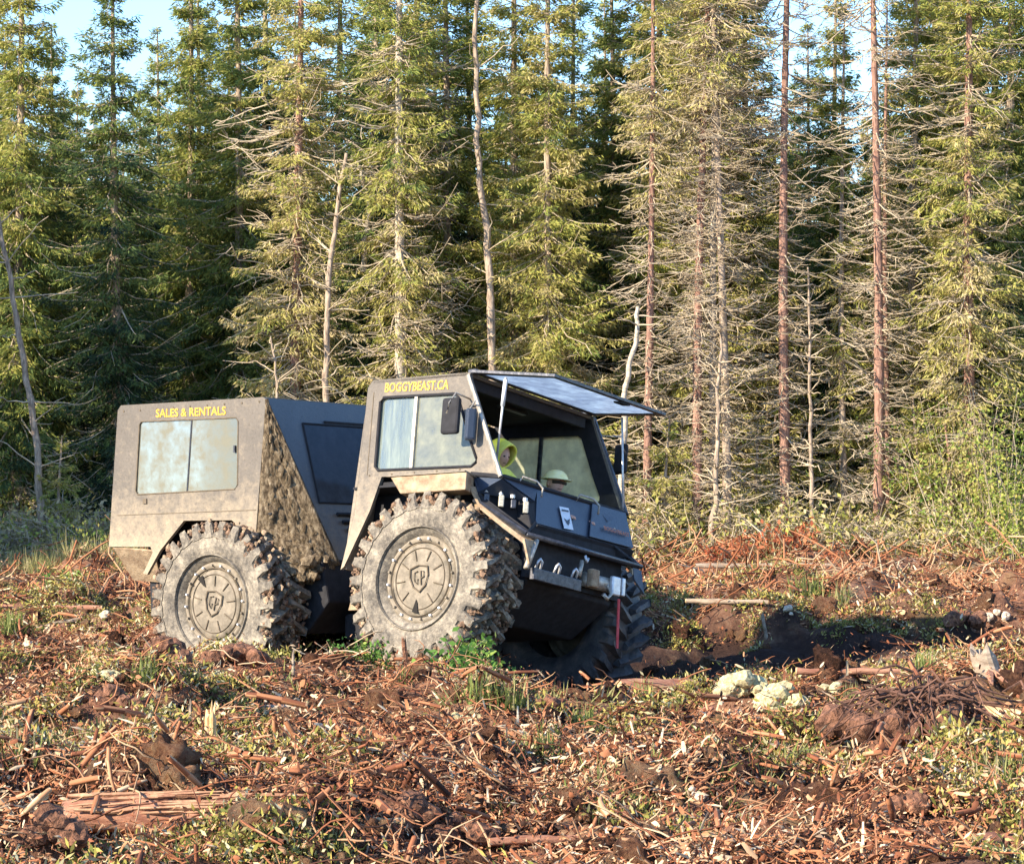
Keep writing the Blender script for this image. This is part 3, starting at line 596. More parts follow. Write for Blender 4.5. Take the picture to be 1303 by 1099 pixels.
log(1290, 702, 1.0, .05, .5, 'bark_pale', 'pale fallen birch branch at the right edge of the clearing', el=.35, seed=5)
log(975, 722, 2.0, .035, .05, 'log_grey', 'thin pale fallen pole in front of the rust red boughs', seed=6)
log(1030, 1018, .62, .013, .4, 'log_grey', 'curved thin stick right of centre in the foreground', el=.1, seed=7, endcut=False, name='stick')
log(362, 1020, .24, .018, .7, 'cut', 'short yellow splinter in the left foreground above the shredded log', el=.3, seed=8)
log(175, 1080, .17, .03, -.3, 'cut', 'small yellow wood chunk below the shredded log', seed=9)
log(925, 770, .9, .03, -.2, 'log_grey', 'thin pole lying beyond the far front tyre', seed=10)
log(60, 775, 1.3, .035, -.15, 'log_red', 'long thin pole on the dark ground left of the rear wheel', seed=11)
log(60, 800, .8, .03, .3, 'log_grey', 'grey branch crossing the poles left of the rear wheel', el=.2, seed=12)
log(1080, 858, .9, .03, 0, 'log_red', 'reddish pole lying in the truck shadow', seed=13)
log(520, 962, .5, .02, .15, 'log_grey', 'grey stick in the centre foreground', el=.1, seed=14, name='stick')
log(905, 1040, .8, .016, .1, 'log_grey', 'long thin stick lying below the curved one', seed=15, name='stick', endcut=False)
log(480, 1048, .3, .02, -.1, 'cut', 'pale split piece in the lower centre foreground', seed=16)
log(1270, 1085, .35, .06, .4, 'log_red', 'orange-brown chunk in the lower right corner', seed=17)
log(680, 1075, .5, .025, .2, 'log_red', 'red-brown stick near the bottom centre', seed=18, name='stick')
log(330, 905, .7, .03, -.1, 'log_grey', 'weathered stick between the small stump and the tyre', seed=19, name='stick')
log(60, 950, .6, .02, .9, 'log_grey', 'dark stick slanting in the left foreground', seed=20, name='stick', el=.1)

def stump(u, v, h, r, label, seed, mat='cut', lean=0.):
    q = random.Random(seed); p = gp(u, v); root = empty('tree_stump', p); mb = MB(); k = 10
    k = 18; rj = [q.uniform(.78, 1.12) for _ in range(k)]; prof = [(-.1, 1.5), (.0, 1.25), (h * .3, 1.0), (h * .75, .95)]
    vs = [(r * f * rj[j] * cos(2 * pi * j / k) + lean * z, r * f * rj[j] * sin(2 * pi * j / k), z) for z, f in prof for j in range(k)]
    vs += [(r * .8 * cos(2 * pi * j / k) + lean * h, r * .8 * sin(2 * pi * j / k), h * q.uniform(.75, 1.25)) for j in range(k)] + [(lean * h, 0, h * .7)]
    fs = [(i * k + j, i * k + (j + 1) % k, (i + 1) * k + (j + 1) % k, (i + 1) * k + j) for i in range(4) for j in range(k)] + [(4 * k + j, 4 * k + (j + 1) % k, 5 * k) for j in range(k)]
    mb.add(vs, fs).build('wood', M[mat], root)
    for i in range(4):
        a = q.uniform(0, 6.28); MB().tube([(0, 0, .05), (cos(a) * r * 1.6, sin(a) * r * 1.6, .03), (cos(a) * r * 3.2, sin(a) * r * 3.2, -.02)], [r * .4, r * .3, r * .15], 5).build('root', M['log_red' if mat != 'cut' else 'cut'], root)
    tag(root, label, 'stump'); EXC.append((p.x, p.y, r + .08))
stump(268, 950, .26, .04, 'small splintered yellow stump standing in the left foreground', 1)
stump(1258, 862, .22, .10, 'broad sunlit broken stump at the right edge of the truck shadow', 2, 'log_grey', -.3)
stump(520, 862, .30, .022, 'thin dark broken stump in front of the near front tyre', 3, 'clod', -.15)
stump(242, 935, .22, .012, 'thin grey stake left of the yellow stump', 4, 'log_grey')
stump(365, 950, .15, .02, 'short pale stub right of the yellow stump', 5, 'log_grey')
stump(373, 868, .24, .012, 'thin grey stake with a pale tip in front of the coupling', 6, 'log_grey')
stump(45, 800, .16, .03, 'short splintered stub left of the rear wheel', 7, 'cut')
stump(975, 810, .22, .02, 'thin pale stub standing beyond the truck shadow', 8, 'log_grey', -.2)
stump(1040, 1000, .12, .02, 'dark stub in the right foreground by the curved stick', 9, 'clod')

def rock(u, v, r, label, mat, seed, n=5, cat='rock', name='rock', flat=.55):
    q = random.Random(seed); p = gp(u, v); mb = MB()
    for i in range(n): xx = q.uniform(-1, 1); mb.blob((xx * r, q.uniform(-1, 1) * r * .5, r * flat * 1.6 * q.uniform(.0, 1) * (1 - xx * xx * .8)), r * q.uniform(.22, .5) * (1.5 if n < 4 else 1), q, .2, (1, .9, .85), 2)
    o = mb.build(name, M[mat]); o.location = p + Vector((0, 0, r * .12)); tag(o, label, cat); EXC.append((p.x, p.y, r * 1.15 + .05))
rock(942, 886, .18, 'left one of two big whitish lichen clumps below the truck shadow', 'lichen_rock', 1, 26, 'lichen', 'lichen_clump', .5)
rock(997, 906, .18, 'right one of two big whitish lichen clumps below the truck shadow', 'lichen_rock', 2, 26, 'lichen', 'lichen_clump', .55)
rock(1055, 892, .15, 'small whitish lichen clump right of the two big ones', 'lichen_rock', 3, 8, 'lichen', 'lichen_clump')
rock(132, 865, .10, 'pale lichen clump in front of the rear wheel, on the left', 'lichen_rock', 4, 8, 'lichen', 'lichen_clump')
rock(595, 922, .10, 'yellowish lichen clump centre, below the near front tyre', 'lichen_rock', 5, 9, 'lichen', 'lichen_clump')
rock(292, 893, .055, 'white stone right of the green tuft before the rear wheel', 'lichen_rock', 6, 3)
rock(228, 861, .08, 'flat pale stone below the rear wheel', 'stone', 7, 3)
rock(520, 975, .08, 'pale cluster of stones in the centre foreground', 'lichen_rock', 8, 7)
rock(40, 825, .12, 'tan stone with dark shadow at the left', 'stone', 9, 2)
rock(130, 792, .12, 'pinkish brown stone left of the rear wheel', 'stone', 10, 2)
rock(1270, 795, .12, 'pale stone on the right above the broken stump', 'stone', 11, 5)
rock(1000, 785, .10, 'pinkish stone just beyond the truck shadow', 'stone', 12, 4)
rock(1085, 955, .07, 'pale yellow chunk left of the root mound', 'lichen_rock', 13, 4)
rock(905, 912, .06, 'reddish stone below the lichen clumps', 'log_red', 14, 3)
rock(1148, 872, .04, 'small white stone on top of the root mound', 'lichen_rock', 15, 2)
rock(385, 900, .05, 'whitish stone in the shade left of centre', 'lichen_rock', 16, 3)
rock(880, 1020, .07, 'orange brown clod right of the bottom centre', 'stone', 17, 4)
rock(1160, 1035, .035, 'small pale stone by a dark hollow in the right foreground', 'lichen_rock', 18, 2)
for i, (u, v, r, lab) in enumerate([(520, 1060, .20, 'dark red-brown peat clod at the bottom, left of centre'), (590, 1080, .16, 'peat clod at the bottom right of the dark red one'), (60, 1075, .18, 'peat clod in the lower left corner'), (1150, 1040, .16, 'peat clod with a black hollow in the right foreground'),
        (150, 905, .20, 'dark peat clod left of the small yellow stump'), (200, 845, .22, 'long peat heap in front of the rear wheel'), (300, 850, .24, 'peat heap pushed up right in front of the rear tyre'), (960, 1080, .15, 'peat clod near the bottom edge right of centre'), (700, 905, .12, 'low clod between grass tufts under the truck front'), (1230, 800, .2, 'mound of peat on the right beyond the shadow')]):
    rock(u, v, r, lab, 'clod', 50 + i, 14, 'clod', 'peat_clod', .45)

# root mound at the right
def root_mass(u, v, label):
    q = random.Random(5); p = gp(u, v); root = empty('root_mass', p); root.scale = (1.45, 1.3, 1.8); mb = MB()
    for i in range(26): mb.blob((q.gauss(0, .15), q.gauss(0, .1), q.uniform(-.04, .10)), q.uniform(.04, .10), q, .25, (1, 1, .8), 2)
    mb.build('soil', M['clod'], root); mb = MB()
    for i in range(220):
        a = q.uniform(0, 6.28); e = q.uniform(-.2, 1.2); L = q.uniform(.12, .42); s = Vector((q.gauss(0, .12), q.gauss(0, .08), q.uniform(.05, .2)))
        pts = [s]
        for k in range(4): pts.append(pts[-1] + Vector((cos(a), sin(a), sin(e) * .6 - k * .35)) * L / 4 + Vector((q.gauss(0, 1), q.gauss(0, 1), q.gauss(0, 1))) * .02)
        mb.tube(pts, [.007, .006, .005, .004, .002], 4, False)
    EXC.append((p.x, p.y, .6)); mb.build('roots', M['root'], root, kind='stuff'); tag(root, label, 'roots')
root_mass(1180, 948, 'upturned tangle of dark roots and soil at the right')

M['grass'] = palette_mat('grass blades', [(0, (.10, .15, .04)), (.5, (.22, .26, .07)), (.8, (.38, .35, .15)), (1, (.50, .42, .24))], .3, .3, patch=.5)
def grass_cluster(seed, n, h, w=.006, lo=.1, hi=.8):
    q = np.random.RandomState(seed); az = q.rand(n) * 6.28; e = q.uniform(.7, 1.5, n); L = q.uniform(.4, 1, n) * h; o = q.randn(n, 3) * h * .22; o[:, 2] = -.01
    d = np.stack([np.cos(az) * np.cos(e), np.sin(az) * np.cos(e), np.sin(e)], 1); s = np.linspace(0, 1, 4)
    P = o[:, None] + d[:, None] * (s[None, :, None] * L[:, None, None]); P[..., 2] -= (s ** 2)[None] * L[:, None] * .25 * (1.5 - e[:, None])
    W = np.stack([-np.sin(az), np.cos(az), np.zeros(n)], 1)[:, None] * (np.array([1, .9, .6, .05]) * w)[None, :, None]
    V = np.concatenate([P + W, P - W], 1).reshape(-1, 3); b = np.arange(n)[:, None] * 8
    F = np.concatenate([b + np.array([[i, i + 4, i + 5, i + 1]]) for i in range(3)]); v = np.tile(q.uniform(lo, hi, n), 3)
    return fast_mesh('blades', V, [F], [M['grass']], v)
# grass tufts and weeds
GT = [grass_cluster(100 + i, 120, .36, .008, .15, .95) for i in range(3)]
M['weed_leaf'] = palette_mat('green weed leaves', [(0, (.05, .13, .03)), (.6, (.14, .27, .05)), (1, (.36, .40, .10))], .1, .3)
WEED = bush_mesh(200, .46, .26, 24, 700, 'weed_leaf', .06)
for i, (u, v, s, lab) in enumerate([(690, 965, .7, 'bright green grass tuft in the centre foreground'), (1265, 1010, .9, 'tall green grass tuft in the lower right'), (1180, 985, .6, 'small grass tuft left of the tall one in the lower right'), (612, 897, .9, 'grey-green grass tuft below the near front tyre, left one'), (648, 902, .8, 'grey-green grass tuft below the truck front, right one'),
        (185, 866, .7, 'yellow-green tuft in front of the rear wheel'), (740, 935, .8, 'grass tuft below the truck front'), (35, 720, .9, 'green tuft at the far left near the trees'), (1085, 900, .7, 'grass tuft right of the lichen clumps'), (820, 902, .9, 'low wide green tuft right of the fallen log end'), (1030, 760, 1.1, 'pale weed clump beyond the truck shadow'), (1070, 772, 1.0, 'silvery weed clump right of the pale one beyond the shadow'),
        (15, 805, .8, 'grey-green tuft at the left edge'), (15, 975, .9, 'pale green tuft at the left edge in the foreground'), (430, 1090, .6, 'small green tuft at the bottom left of centre'), (1180, 860, .8, 'yellow-green sprig left of the broken stump'), (440, 1000, .5, 'dry tuft in the centre left foreground'), (120, 965, .9, 'mossy grass tuft in the left foreground')]):
    p = gp(u, v); o = bpy.data.objects.new('grass_tuft', GT[i % 3]); col.objects.link(o); o.location = p; o.rotation_euler = (0, 0, i); o.scale = (s, s, s); tag(o, lab, 'grass tuft')
for u, y, s, lab in [(598, 23.9, 1.25, 'bright green leafy weed in front of the near front tyre'), (462, 24.3, .75, 'pale leafy weed at the left foot of the near front tyre'), (85, 36, .9, 'green leafy weed at the left before the tree line'), (640, 24.0, .7, 'yellow-green weed at the inner edge of the near front tyre')]:
    o = place_tree(WEED, 'leafy_weed', xat(u, y), y, u * .1, s, lab, 'weed', None, ('stems', 'leaves'))

# ------------------------------------------------------------------ litter
M['litter'] = palette_mat('bark and wood litter', [(0, (.045, .024, .017)), (.15, (.12, .045, .025)), (.35, (.26, .095, .045)), (.55, (.38, .17, .08)), (.72, (.44, .26, .14)), (.88, (.52, .38, .23)), (1, (.62, .50, .33))], .3, patch=1.1)
M['moss'] = palette_mat('moss and lichen tufts', [(0, (.10, .12, .03)), (.4, (.24, .22, .05)), (.7, (.38, .30, .08)), (1, (.45, .42, .26))], .5, patch=.6)
def chip_cluster(seed, n, lmin, lmax, ar, spread, lo, hi, lift=.03):
    q = np.random.RandomState(seed); C = q.randn(n, 3) * spread; C[:, 2] = np.abs(q.randn(n)) * lift
    az = q.rand(n) * 6.28; e = q.randn(n) * .38; D = np.stack([np.cos(az) * np.cos(e), np.sin(az) * np.cos(e), np.sin(e)], 1)
    W = unit(np.cross(D, np.array([0, 0, 1.]) + q.randn(n, 3) * .5)); U = np.cross(W, D); ln = q.uniform(lmin, lmax, n) * q.uniform(.5, 1.1, n); w = ln * q.uniform(.3, 1.2, n) * ar
    a = D * ln[:, None]; w_ = W * w[:, None]; u = U * (w * .5)[:, None]
    V = np.stack([C - a * .5 + w_ * q.uniform(.2, .9, (n, 1)), C - a * q.uniform(.3, .6, (n, 1)) - w_ * q.uniform(.3, .9, (n, 1)), C + w_ * q.uniform(.6, 1.1, (n, 1)), C + u * 1.5, C - w_ * q.uniform(.5, 1.1, (n, 1)), C + a * q.uniform(.35, .6, (n, 1)) + w_ * q.uniform(.0, .9, (n, 1)), C + a * .5 - w_ * q.uniform(.1, .9, (n, 1))], 1).reshape(-1, 3)
    b = np.arange(n)[:, None] * 7
    F = np.concatenate([b + np.array([[0, 1, 3, 2]]), b + np.array([[1, 4, 3, 3]])[:, [0, 1, 2, 2]] * 1, b + np.array([[2, 3, 6, 5]])])
    F4 = np.concatenate([b + np.array([[0, 1, 3, 2]]), b + np.array([[2, 3, 6, 5]])]); F3 = np.concatenate([b + np.array([[1, 4, 3]]), b + np.array([[3, 4, 6]])])
    v = np.clip(q.uniform(lo, hi, n) + q.randn(n) * .08, 0, 1)
    return fast_mesh('chips', V, [F4, F3], [M['litter']], np.concatenate([v, v, v, v]))
def twig_cluster(seed, n=5):
    q = np.random.RandomState(seed); az = q.rand(n) * 6.28; e = q.randn(n) * .22; L = q.uniform(.10, .45, n)
    d = np.stack([np.cos(az) * np.cos(e), np.sin(az) * np.cos(e), np.sin(e)], 1); o = q.randn(n, 3) * .12; o[:, 2] = np.abs(q.randn(n)) * .03 + .01
    P = o[:, None] + d[:, None] * ((np.linspace(0, 1, 4) - .5)[None, :, None] * L[:, None, None]) + q.randn(n, 4, 3) * .018
    V, F = tubes(P, np.tile(np.array([.005, .006, .0045, .002]), (n, 1)), 4)
    return fast_mesh('twigs', V, [F], [M['litter']], np.repeat(q.uniform(.05, .8, n), 12))
def moss_cluster(seed):
    q = np.random.RandomState(seed); n = 170; C = q.randn(n, 3) * .085; C[:, 2] = np.abs(q.randn(n)) * .02; D = unit(q.randn(n, 3) + np.array([0, 0, .7])); W = unit(np.cross(D, q.randn(n, 3))); ln = q.uniform(.015, .05, n)
    V, F = kites(C, D, W, ln, ln * .16); return fast_mesh('moss', V, [F], [M['moss']], np.clip(q.uniform(0, 1, n), 0, 1))
def spread(n, y0, y1, pw=1., margin=2.5, seed=0):
    q = np.random.RandomState(seed); y = 1 / (1 / y0 - q.rand(n) ** pw * (1 / y0 - 1 / y1)); x = (q.rand(n) - .5) * 2 * (.187 * y + margin); return q, x, y
def tilt(q, x, y, n, a=.2): 
    e = .12; gx = (ground_z(x + e, y) - ground_z(x - e, y)) / (2 * e); gy = (ground_z(x, y + e) - ground_z(x, y - e)) / (2 * e)
    rz = q.rand(n) * 6.28
    # rotate so that local up follows the slope: XYZ euler with yaw last; slope expressed in the yawed frame
    lx = gx * np.cos(rz) + gy * np.sin(rz); ly = -gx * np.sin(rz) + gy * np.cos(rz)
    return np.stack([np.arctan(ly) + q.randn(n) * a, -np.arctan(lx) + q.randn(n) * a, rz], 1)
def lay(name, n, coll, k, y0, y1, label, cat, smin, smax, seed, mask=None, dz=0., a=.2):
    q, x, y = spread(n, y0, y1, 1., 2.5, seed)
    keep = mask(x, y, q) if mask is not None else ~((gauss(x, y, 2.9, 28.4, 2.3, 1.4) > .35) & (q.rand(n) < .6))
    for ex, ey, er in EXC: keep &= (x - ex) ** 2 + (y - ey + er * .6) ** 2 > er * er
    keep &= ~((gauss(x, y, .6, 25.7, 1.1, 1.3) > .36) & (q.rand(len(x)) < .96))
    keep &= ~((gauss(x, y, 2.7, 28.2, 2.2, 1.5) > .35) & (q.rand(len(x)) < .8))  # litter thinned over the ground darkened for the truck's shadow
    x = x[keep]; y = y[keep]; n = len(x)
    s = q.uniform(smin, smax, n)
    scatter(name, np.stack([x, y, ground_z(x, y) + dz], 1), tilt(q, x, y, n, a), np.repeat(s[:, None], 3, 1), q.randint(0, k, n), coll, label, cat)
cc = proto_collection('chip', [chip_cluster(i, 34, .012, .05, .30, .13, .12, .78, .022) for i in range(4)] + [chip_cluster(10 + i, 26, .02, .09, .16, .15, .15, .85, .022) for i in range(3)] + [chip_cluster(20 + i, 30, .012, .045, .6, .11, .0, .5, .02) for i in range(2)])
lay('wood_mulch', 50000, cc, 9, 12.8, 46, 'red-brown mulch of bark and chipped wood covering the clearing', 'mulch', .6, 1.3, 1, dz=-.008, a=.3, mask=lambda x, y, q: (q.rand(len(x)) < np.where(vnoise(x, y, .9, 200) < -.12, .25, 1.)) & ~((gauss(x, y, 2.9, 28.4, 2.3, 1.4) > .35) & (q.rand(len(x)) < .8)))
pc = proto_collection('paleChip', [chip_cluster(40 + i, 7, .03, .10, .22, .18, .55, .95, .02) for i in range(3)])
lay('pale_chips', 900, pc, 3, 12.8, 46, 'pale splinters of fresh wood scattered over the mulch', 'wood chips', .6, 1.4, 2, dz=.01, mask=lambda x, y, q: vnoise(x, y, 1.4, 50) > -.02)
def clod_source(seed):
    q = random.Random(seed); mb = MB(); mb.blob((0, 0, 0), 1, q, .0, (1, .9, .6), 3)
    a = np.array(mb.v); nz = 1 + .9 * (vnoise(a[:, 0] + a[:, 2] * .7, a[:, 1] - a[:, 2] * .4, .5, seed * 3) + .7 * vnoise(a[:, 0] - a[:, 2], a[:, 1] + a[:, 2], .22, seed * 5) + .4 * vnoise(a[:, 0] * 1.3, a[:, 2] + a[:, 1], .1, seed))
    a = a * nz[:, None]; F3 = np.array(mb.f); return fast_mesh('clod', a, [F3], [M['clod_litter']], np.random.RandomState(seed).uniform(.15, .6, len(F3)), smooth=True)
def clod_material():
    m, n, l = new_mat('loose peat'); t = noise(n, l, 3.5, 8, .8); oi = n.new('ShaderNodeObjectInfo')
    f = math_n(n, l, 'ADD', t.outputs[0], math_n(n, l, 'MULTIPLY', math_n(n, l, 'SUBTRACT', oi.outputs['Random'], .5), .35))
    rr = ramp(n, [(.3, (.05, .024, .015)), (.43, (.18, .08, .045)), (.55, (.34, .17, .09)), (.7, (.46, .30, .17))]); l.new(f, rr.inputs[0])
    return finish(m, n, l, rr.outputs[0], .95, 0, t.outputs[0], .3, .15)
M['clod_litter'] = clod_material()
clc = proto_collection('clod', [clod_source(i) for i in range(5)])
lay('peat_crumbs', 15000, clc, 5, 12.8, 46, 'loose crumbs and clods of red-brown peat', 'peat', .015, .085, 7, dz=.005, a=.5)
lay('peat_lumps', 800, clc, 5, 13.5, 44, 'larger lumps of peat turned up by the tyres', 'peat', .06, .19, 8, dz=.0, a=.5)
def wood_chunk(seed):
    q = random.Random(seed); mb = MB()
    for i in range(3):
        c = Vector((q.gauss(0, .18), q.gauss(0, .18), .01)); a = q.uniform(0, 6.28); L = q.uniform(.05, .16); e = q.gauss(0, .3); d = Vector((cos(a) * cos(e), sin(a) * cos(e), sin(e))) * L; w = q.uniform(.006, .018)
        u2 = Vector((q.gauss(0, .006), q.gauss(0, .006), 0)); mb.tube([c - d, c - d * .93, c - d * .2 + u2, c + d * .6 + u2, c + d * .97, c + d], [w * .75, w * .9, w, w * .85, w * .7, w * .5], 5)
    f4 = [f for f in mb.f if len(f) == 4]; k = len(f4); return fast_mesh('broken_wood', np.array(mb.v), [np.array(f4)], [M['litter']], np.random.RandomState(seed).uniform(.15, .75, k))
wcc = proto_collection('woodChunk', [wood_chunk(i) for i in range(6)])
lay('broken_wood', 1500, wcc, 6, 12.8, 46, 'short broken pieces of wood lying in the mulch', 'wood pieces', .6, 1.4, 12, dz=.01, a=.15)
def fibre_cluster(seed, n=12):
    q = np.random.RandomState(seed); az = q.rand(n) * 6.28; L = q.uniform(.12, .5, n); s_ = np.linspace(0, 1, 7); cv = q.randn(n) * 1.6
    ang = az[:, None] + cv[:, None] * s_[None]; st = np.stack([np.cos(ang), np.sin(ang), q.randn(n, 7) * .16], -1) * (L / 7)[:, None, None]
    o = q.randn(n, 3) * .13; o[:, 2] = .012 + np.abs(q.randn(n)) * .02
    V, F = tubes(o[:, None] + np.cumsum(st, 1), np.tile(np.array([.003, .0045, .005, .0045, .004, .003, .0015]), (n, 1)), 3)
    return fast_mesh('fibres', V, [F], [M['litter']], np.repeat(q.uniform(.1, .75, n), 18))
fbc = proto_collection('fibre', [fibre_cluster(i) for i in range(5)])
lay('root_fibres', 1700, fbc, 5, 12.8, 46, 'fine torn roots and fibres matted over the ground', 'roots', .6, 1.5, 9, dz=.0, a=.1)
tc_ = proto_collection('twig', [twig_cluster(i) for i in range(5)])
lay('twig_litter', 3400, tc_, 5, 12.8, 48, 'thin broken sticks strewn across the clearing', 'twigs', .45, 1.2, 3, dz=.004, a=.12)
gc = proto_collection('grass', [grass_cluster(i, 26, .17) for i in range(3)] + [grass_cluster(5, 22, .20, .006, .5, 1.0)])
lay('far_slash', 900, tc_, 5, 32, 45, 'broken twigs lying thick towards the forest edge', 'twigs', 1.0, 2.6, 13, dz=.02, a=.2)
lay('sparse_grass', 4200, gc, 4, 13, 48, 'sparse low grass growing through the mulch', 'grass', .5, 1.3, 4, mask=lambda x, y, q: (vnoise(x, y, 1.7, 80) + .12 * np.clip((y - 30) / 12, 0, 1) > .14))
mc = proto_collection('moss', [moss_cluster(i) for i in range(3)])
lay('moss_patches', 15000, mc, 3, 12.8, 46, 'yellow-green moss and low growth in patches between the mulch', 'moss', .7, 1.6, 5, mask=lambda x, y, q: vnoise(x, y, 1.1, 120) > .10)
dgc = proto_collection('dryGrass', [grass_cluster(30 + i, 34, .42, .006, .72, 1.0) for i in range(3)])
n = 900; gy_ = 39 + qn.rand(n) * 5; gx_ = np.where(qn.rand(n) < .85, qn.uniform(-9.5, -5.0, n), qn.uniform(3, 10, n))
scatter('dry_grass', np.stack([gx_, gy_, ground_z(gx_, gy_)], 1), np.stack([np.zeros(n), np.zeros(n), qn.rand(n) * 6.28], 1), np.repeat(qn.uniform(.5, 1.2, n)[:, None], 3, 1), qn.randint(0, 3, n), dgc, 'tall dry grass at the foot of the trees', 'grass')
# ------------------------------------------------------------------ the truck
def frame(O, yaw, pitch, roll):
    return Matrix.Translation(O) @ Matrix.Rotation(R_(-yaw), 4, 'Z') @ Matrix.Rotation(R_(-pitch), 4, 'Y') @ Matrix.Rotation(R_(-roll), 4, 'X')
truck = empty('amphibious_truck', (-1.1, 26.8, 0))
tag(truck, 'mud-caked articulated off-road truck with huge lugged tyres and raised windscreen', 'truck')
TW = Matrix.Translation((1.1, -26.8, 0))
FF = TW @ frame((-.096, 25.989, .548), 37, 4, 12)      # front module, x forward, y to its left, z up, from the axle centre
FR = TW @ frame((-2.132, 27.619, .395), 37, 3, 3)      # rear module
def P(mb, name, mat, fr=None, **k): return mb.build(name, M[mat], truck, FF if fr is None else fr, **k)

# -- cab shell
outer = [(-1.01, 1.90), (-.955, 1.965), (-.07, 1.958), (.215, 1.95), (.235, 1.88), (.67, .94), (.32, .995), (-.75, 1.026), (-.865, .706), (-1.125, .19), (-1.16, .164), (-1.05, .69), (-1.03, 1.04)]
win = [(-.80, 1.79), (.05, 1.765), (.10, 1.73), (.27, 1.33), (.365, 1.14), (.365, 1.10), (.31, 1.065), (-.80, 1.09), (-.84, 1.13), (-.84, 1.75)]
for s in (-1, 1):
    P(wall_mb(outer, [win], s * 1.0, -s * .035), 'cab_side_wall', 'panel_cab', bevel=.008)
    P(wall_mb([(a * .985, b) for a, b in outer[:3]] + [(.19, 1.93), (.62, .97)] + [(.3, 1.0), (-.74, 1.03), (-1.0, 1.03)], [[(a, b) for a, b in win]], s * .963, -s * .01), 'cab_lining', 'black')
    # window: seal, divider, two panes
    seal = [(a * 1.0 + (.018 if a > -.3 else -.018) * 0, b) for a, b in win]
    pts = [(a, s * 1.002, b) for a, b in win]; mb = MB(); mb.tube(pts + [pts[0]], .014, 6, False); P(mb, 'window_seal', 'black', smooth=True)
    xd = -.40
    P(MB().box((xd, s * .982, 1.437), (.034, .056, .70)), 'window_divider', 'steel' if s > 0 else 'bare')
    a = [(-.84, 1.12), (-.84, 1.76), (-.80, 1.79), (xd, 1.782), (xd, 1.085), (-.80, 1.09)]
    b = [(xd, 1.085), (xd, 1.782), (.05, 1.765), (.10, 1.73), (.27, 1.33), (.365, 1.14), (.365, 1.10), (.31, 1.065)]
    P(wall_mb(a, [], s * .978, -s * .006), 'window_pane', 'glass_streak' if s < 0 else 'glass_far')
    P(wall_mb(b, [], s * .985, -s * .006), 'window_pane', 'glass_dusty' if s < 0 else 'glass_far')
    # A pillar strip and rear leg edge
    P(MB().tube([(.20, s * 1.004, 1.93), (.665, s * 1.004, .95)], .022, 6), 'windscreen_pillar', 'bare' if s < 0 else 'steel')
P(MB().hexa([(-.955, -1, 1.93), (-.955, 1, 1.93), (-.955, 1, 1.965), (-.955, -1, 1.965)], [(.20, -1, 1.92), (.20, 1, 1.92), (.20, 1, 1.955), (.20, -1, 1.955)]), 'cab_roof', 'panel_cab', bevel=.006)
P(MB().box((-.385, 0, 1.915), (1.12, 1.90, .015)), 'roof_lining', 'black')
P(MB().hexa([(-1.03, -.965, 1.90), (-1.03, .965, 1.90), (-1.16, .965, .17), (-1.16, -.965, .17)], [(-.995, -.965, 1.90), (-.995, .965, 1.90), (-1.12, .965, .17), (-1.12, -.965, .17)]), 'cab_back_wall', 'panel_cab')
P(MB().box((-.985, 0, 1.43), (.012, 1.9, .95)), 'back_wall_lining', 'black')
P(MB().box((-.1, 0, .965), (1.55, 1.92, .03)), 'cab_floor', 'black')
P(MB().box((.17, -.05, 1.86), (.05, 1.86, .10)), 'windscreen_header', 'black', bevel=.01)
P(MB().box((-.2, .2, 1.878), (.06, .42, .02)), 'roof_lamp', 'steel')
for y in (-.45, .42):
    P(MB().box((-.35, y, 1.12), (.48, .46, .12)), 'seat', 'black', bevel=.03); P(MB().box((-.60, y, 1.40), (.10, .44, .62), Euler((0, -.15, 0))), 'seat', 'black', bevel=.03)
# inner wheel arches and lower hull
P(MB().add([(x, y, z) for y in (-.68, .68) for x, z in ((-1.12, .93), (-1.15, -.1), (-.85, -.3), (.35, -.3), (.78, .02), (.80, .55), (.66, .93))], [tuple(range(6, -1, -1)), tuple(range(7, 14))] + [(i, (i + 1) % 7, (i + 1) % 7 + 7, i + 7) for i in range(7)]), 'lower_hull', 'black', bevel=.02)
P(MB().hexa([(-1.10, -.99, .925), (-1.10, .99, .925), (-1.10, .99, .945), (-1.10, -.99, .945)], [(.34, -.99, .925), (.34, .99, .925), (.34, .99, .945), (.34, -.99, .945)]), 'wheel_arch_liner', 'black')
# muddy step above the near wheel
P(MB().hexa([(-.42, -1.27, .955), (-.40, -1.0, .965), (-.40, -1.0, .80), (-.28, -1.27, .79)], [(.48, -1.27, .955), (.36, -1.0, .965), (.36, -1.0, .80), (.48, -1.27, .79)]), 'side_step', 'mud', bevel=.012)
P(MB().hexa([(-.45, -1.285, .968), (-.43, -.99, .975), (-.43, -.99, .955), (-.45, -1.285, .955)], [(.47, -1.285, .968), (.38, -.99, .975), (.38, -.99, .955), (.47, -1.285, .955)]), 'step_lip', 'panel_cab')
P(MB().hexa([(-.42, 1.27, .955), (-.40, 1.0, .965), (-.40, 1.0, .80), (-.42, 1.27, .79)], [(.48, 1.27, .955), (.36, 1.0, .965), (.36, 1.0, .80), (.48, 1.27, .79)]), 'side_step', 'mud')
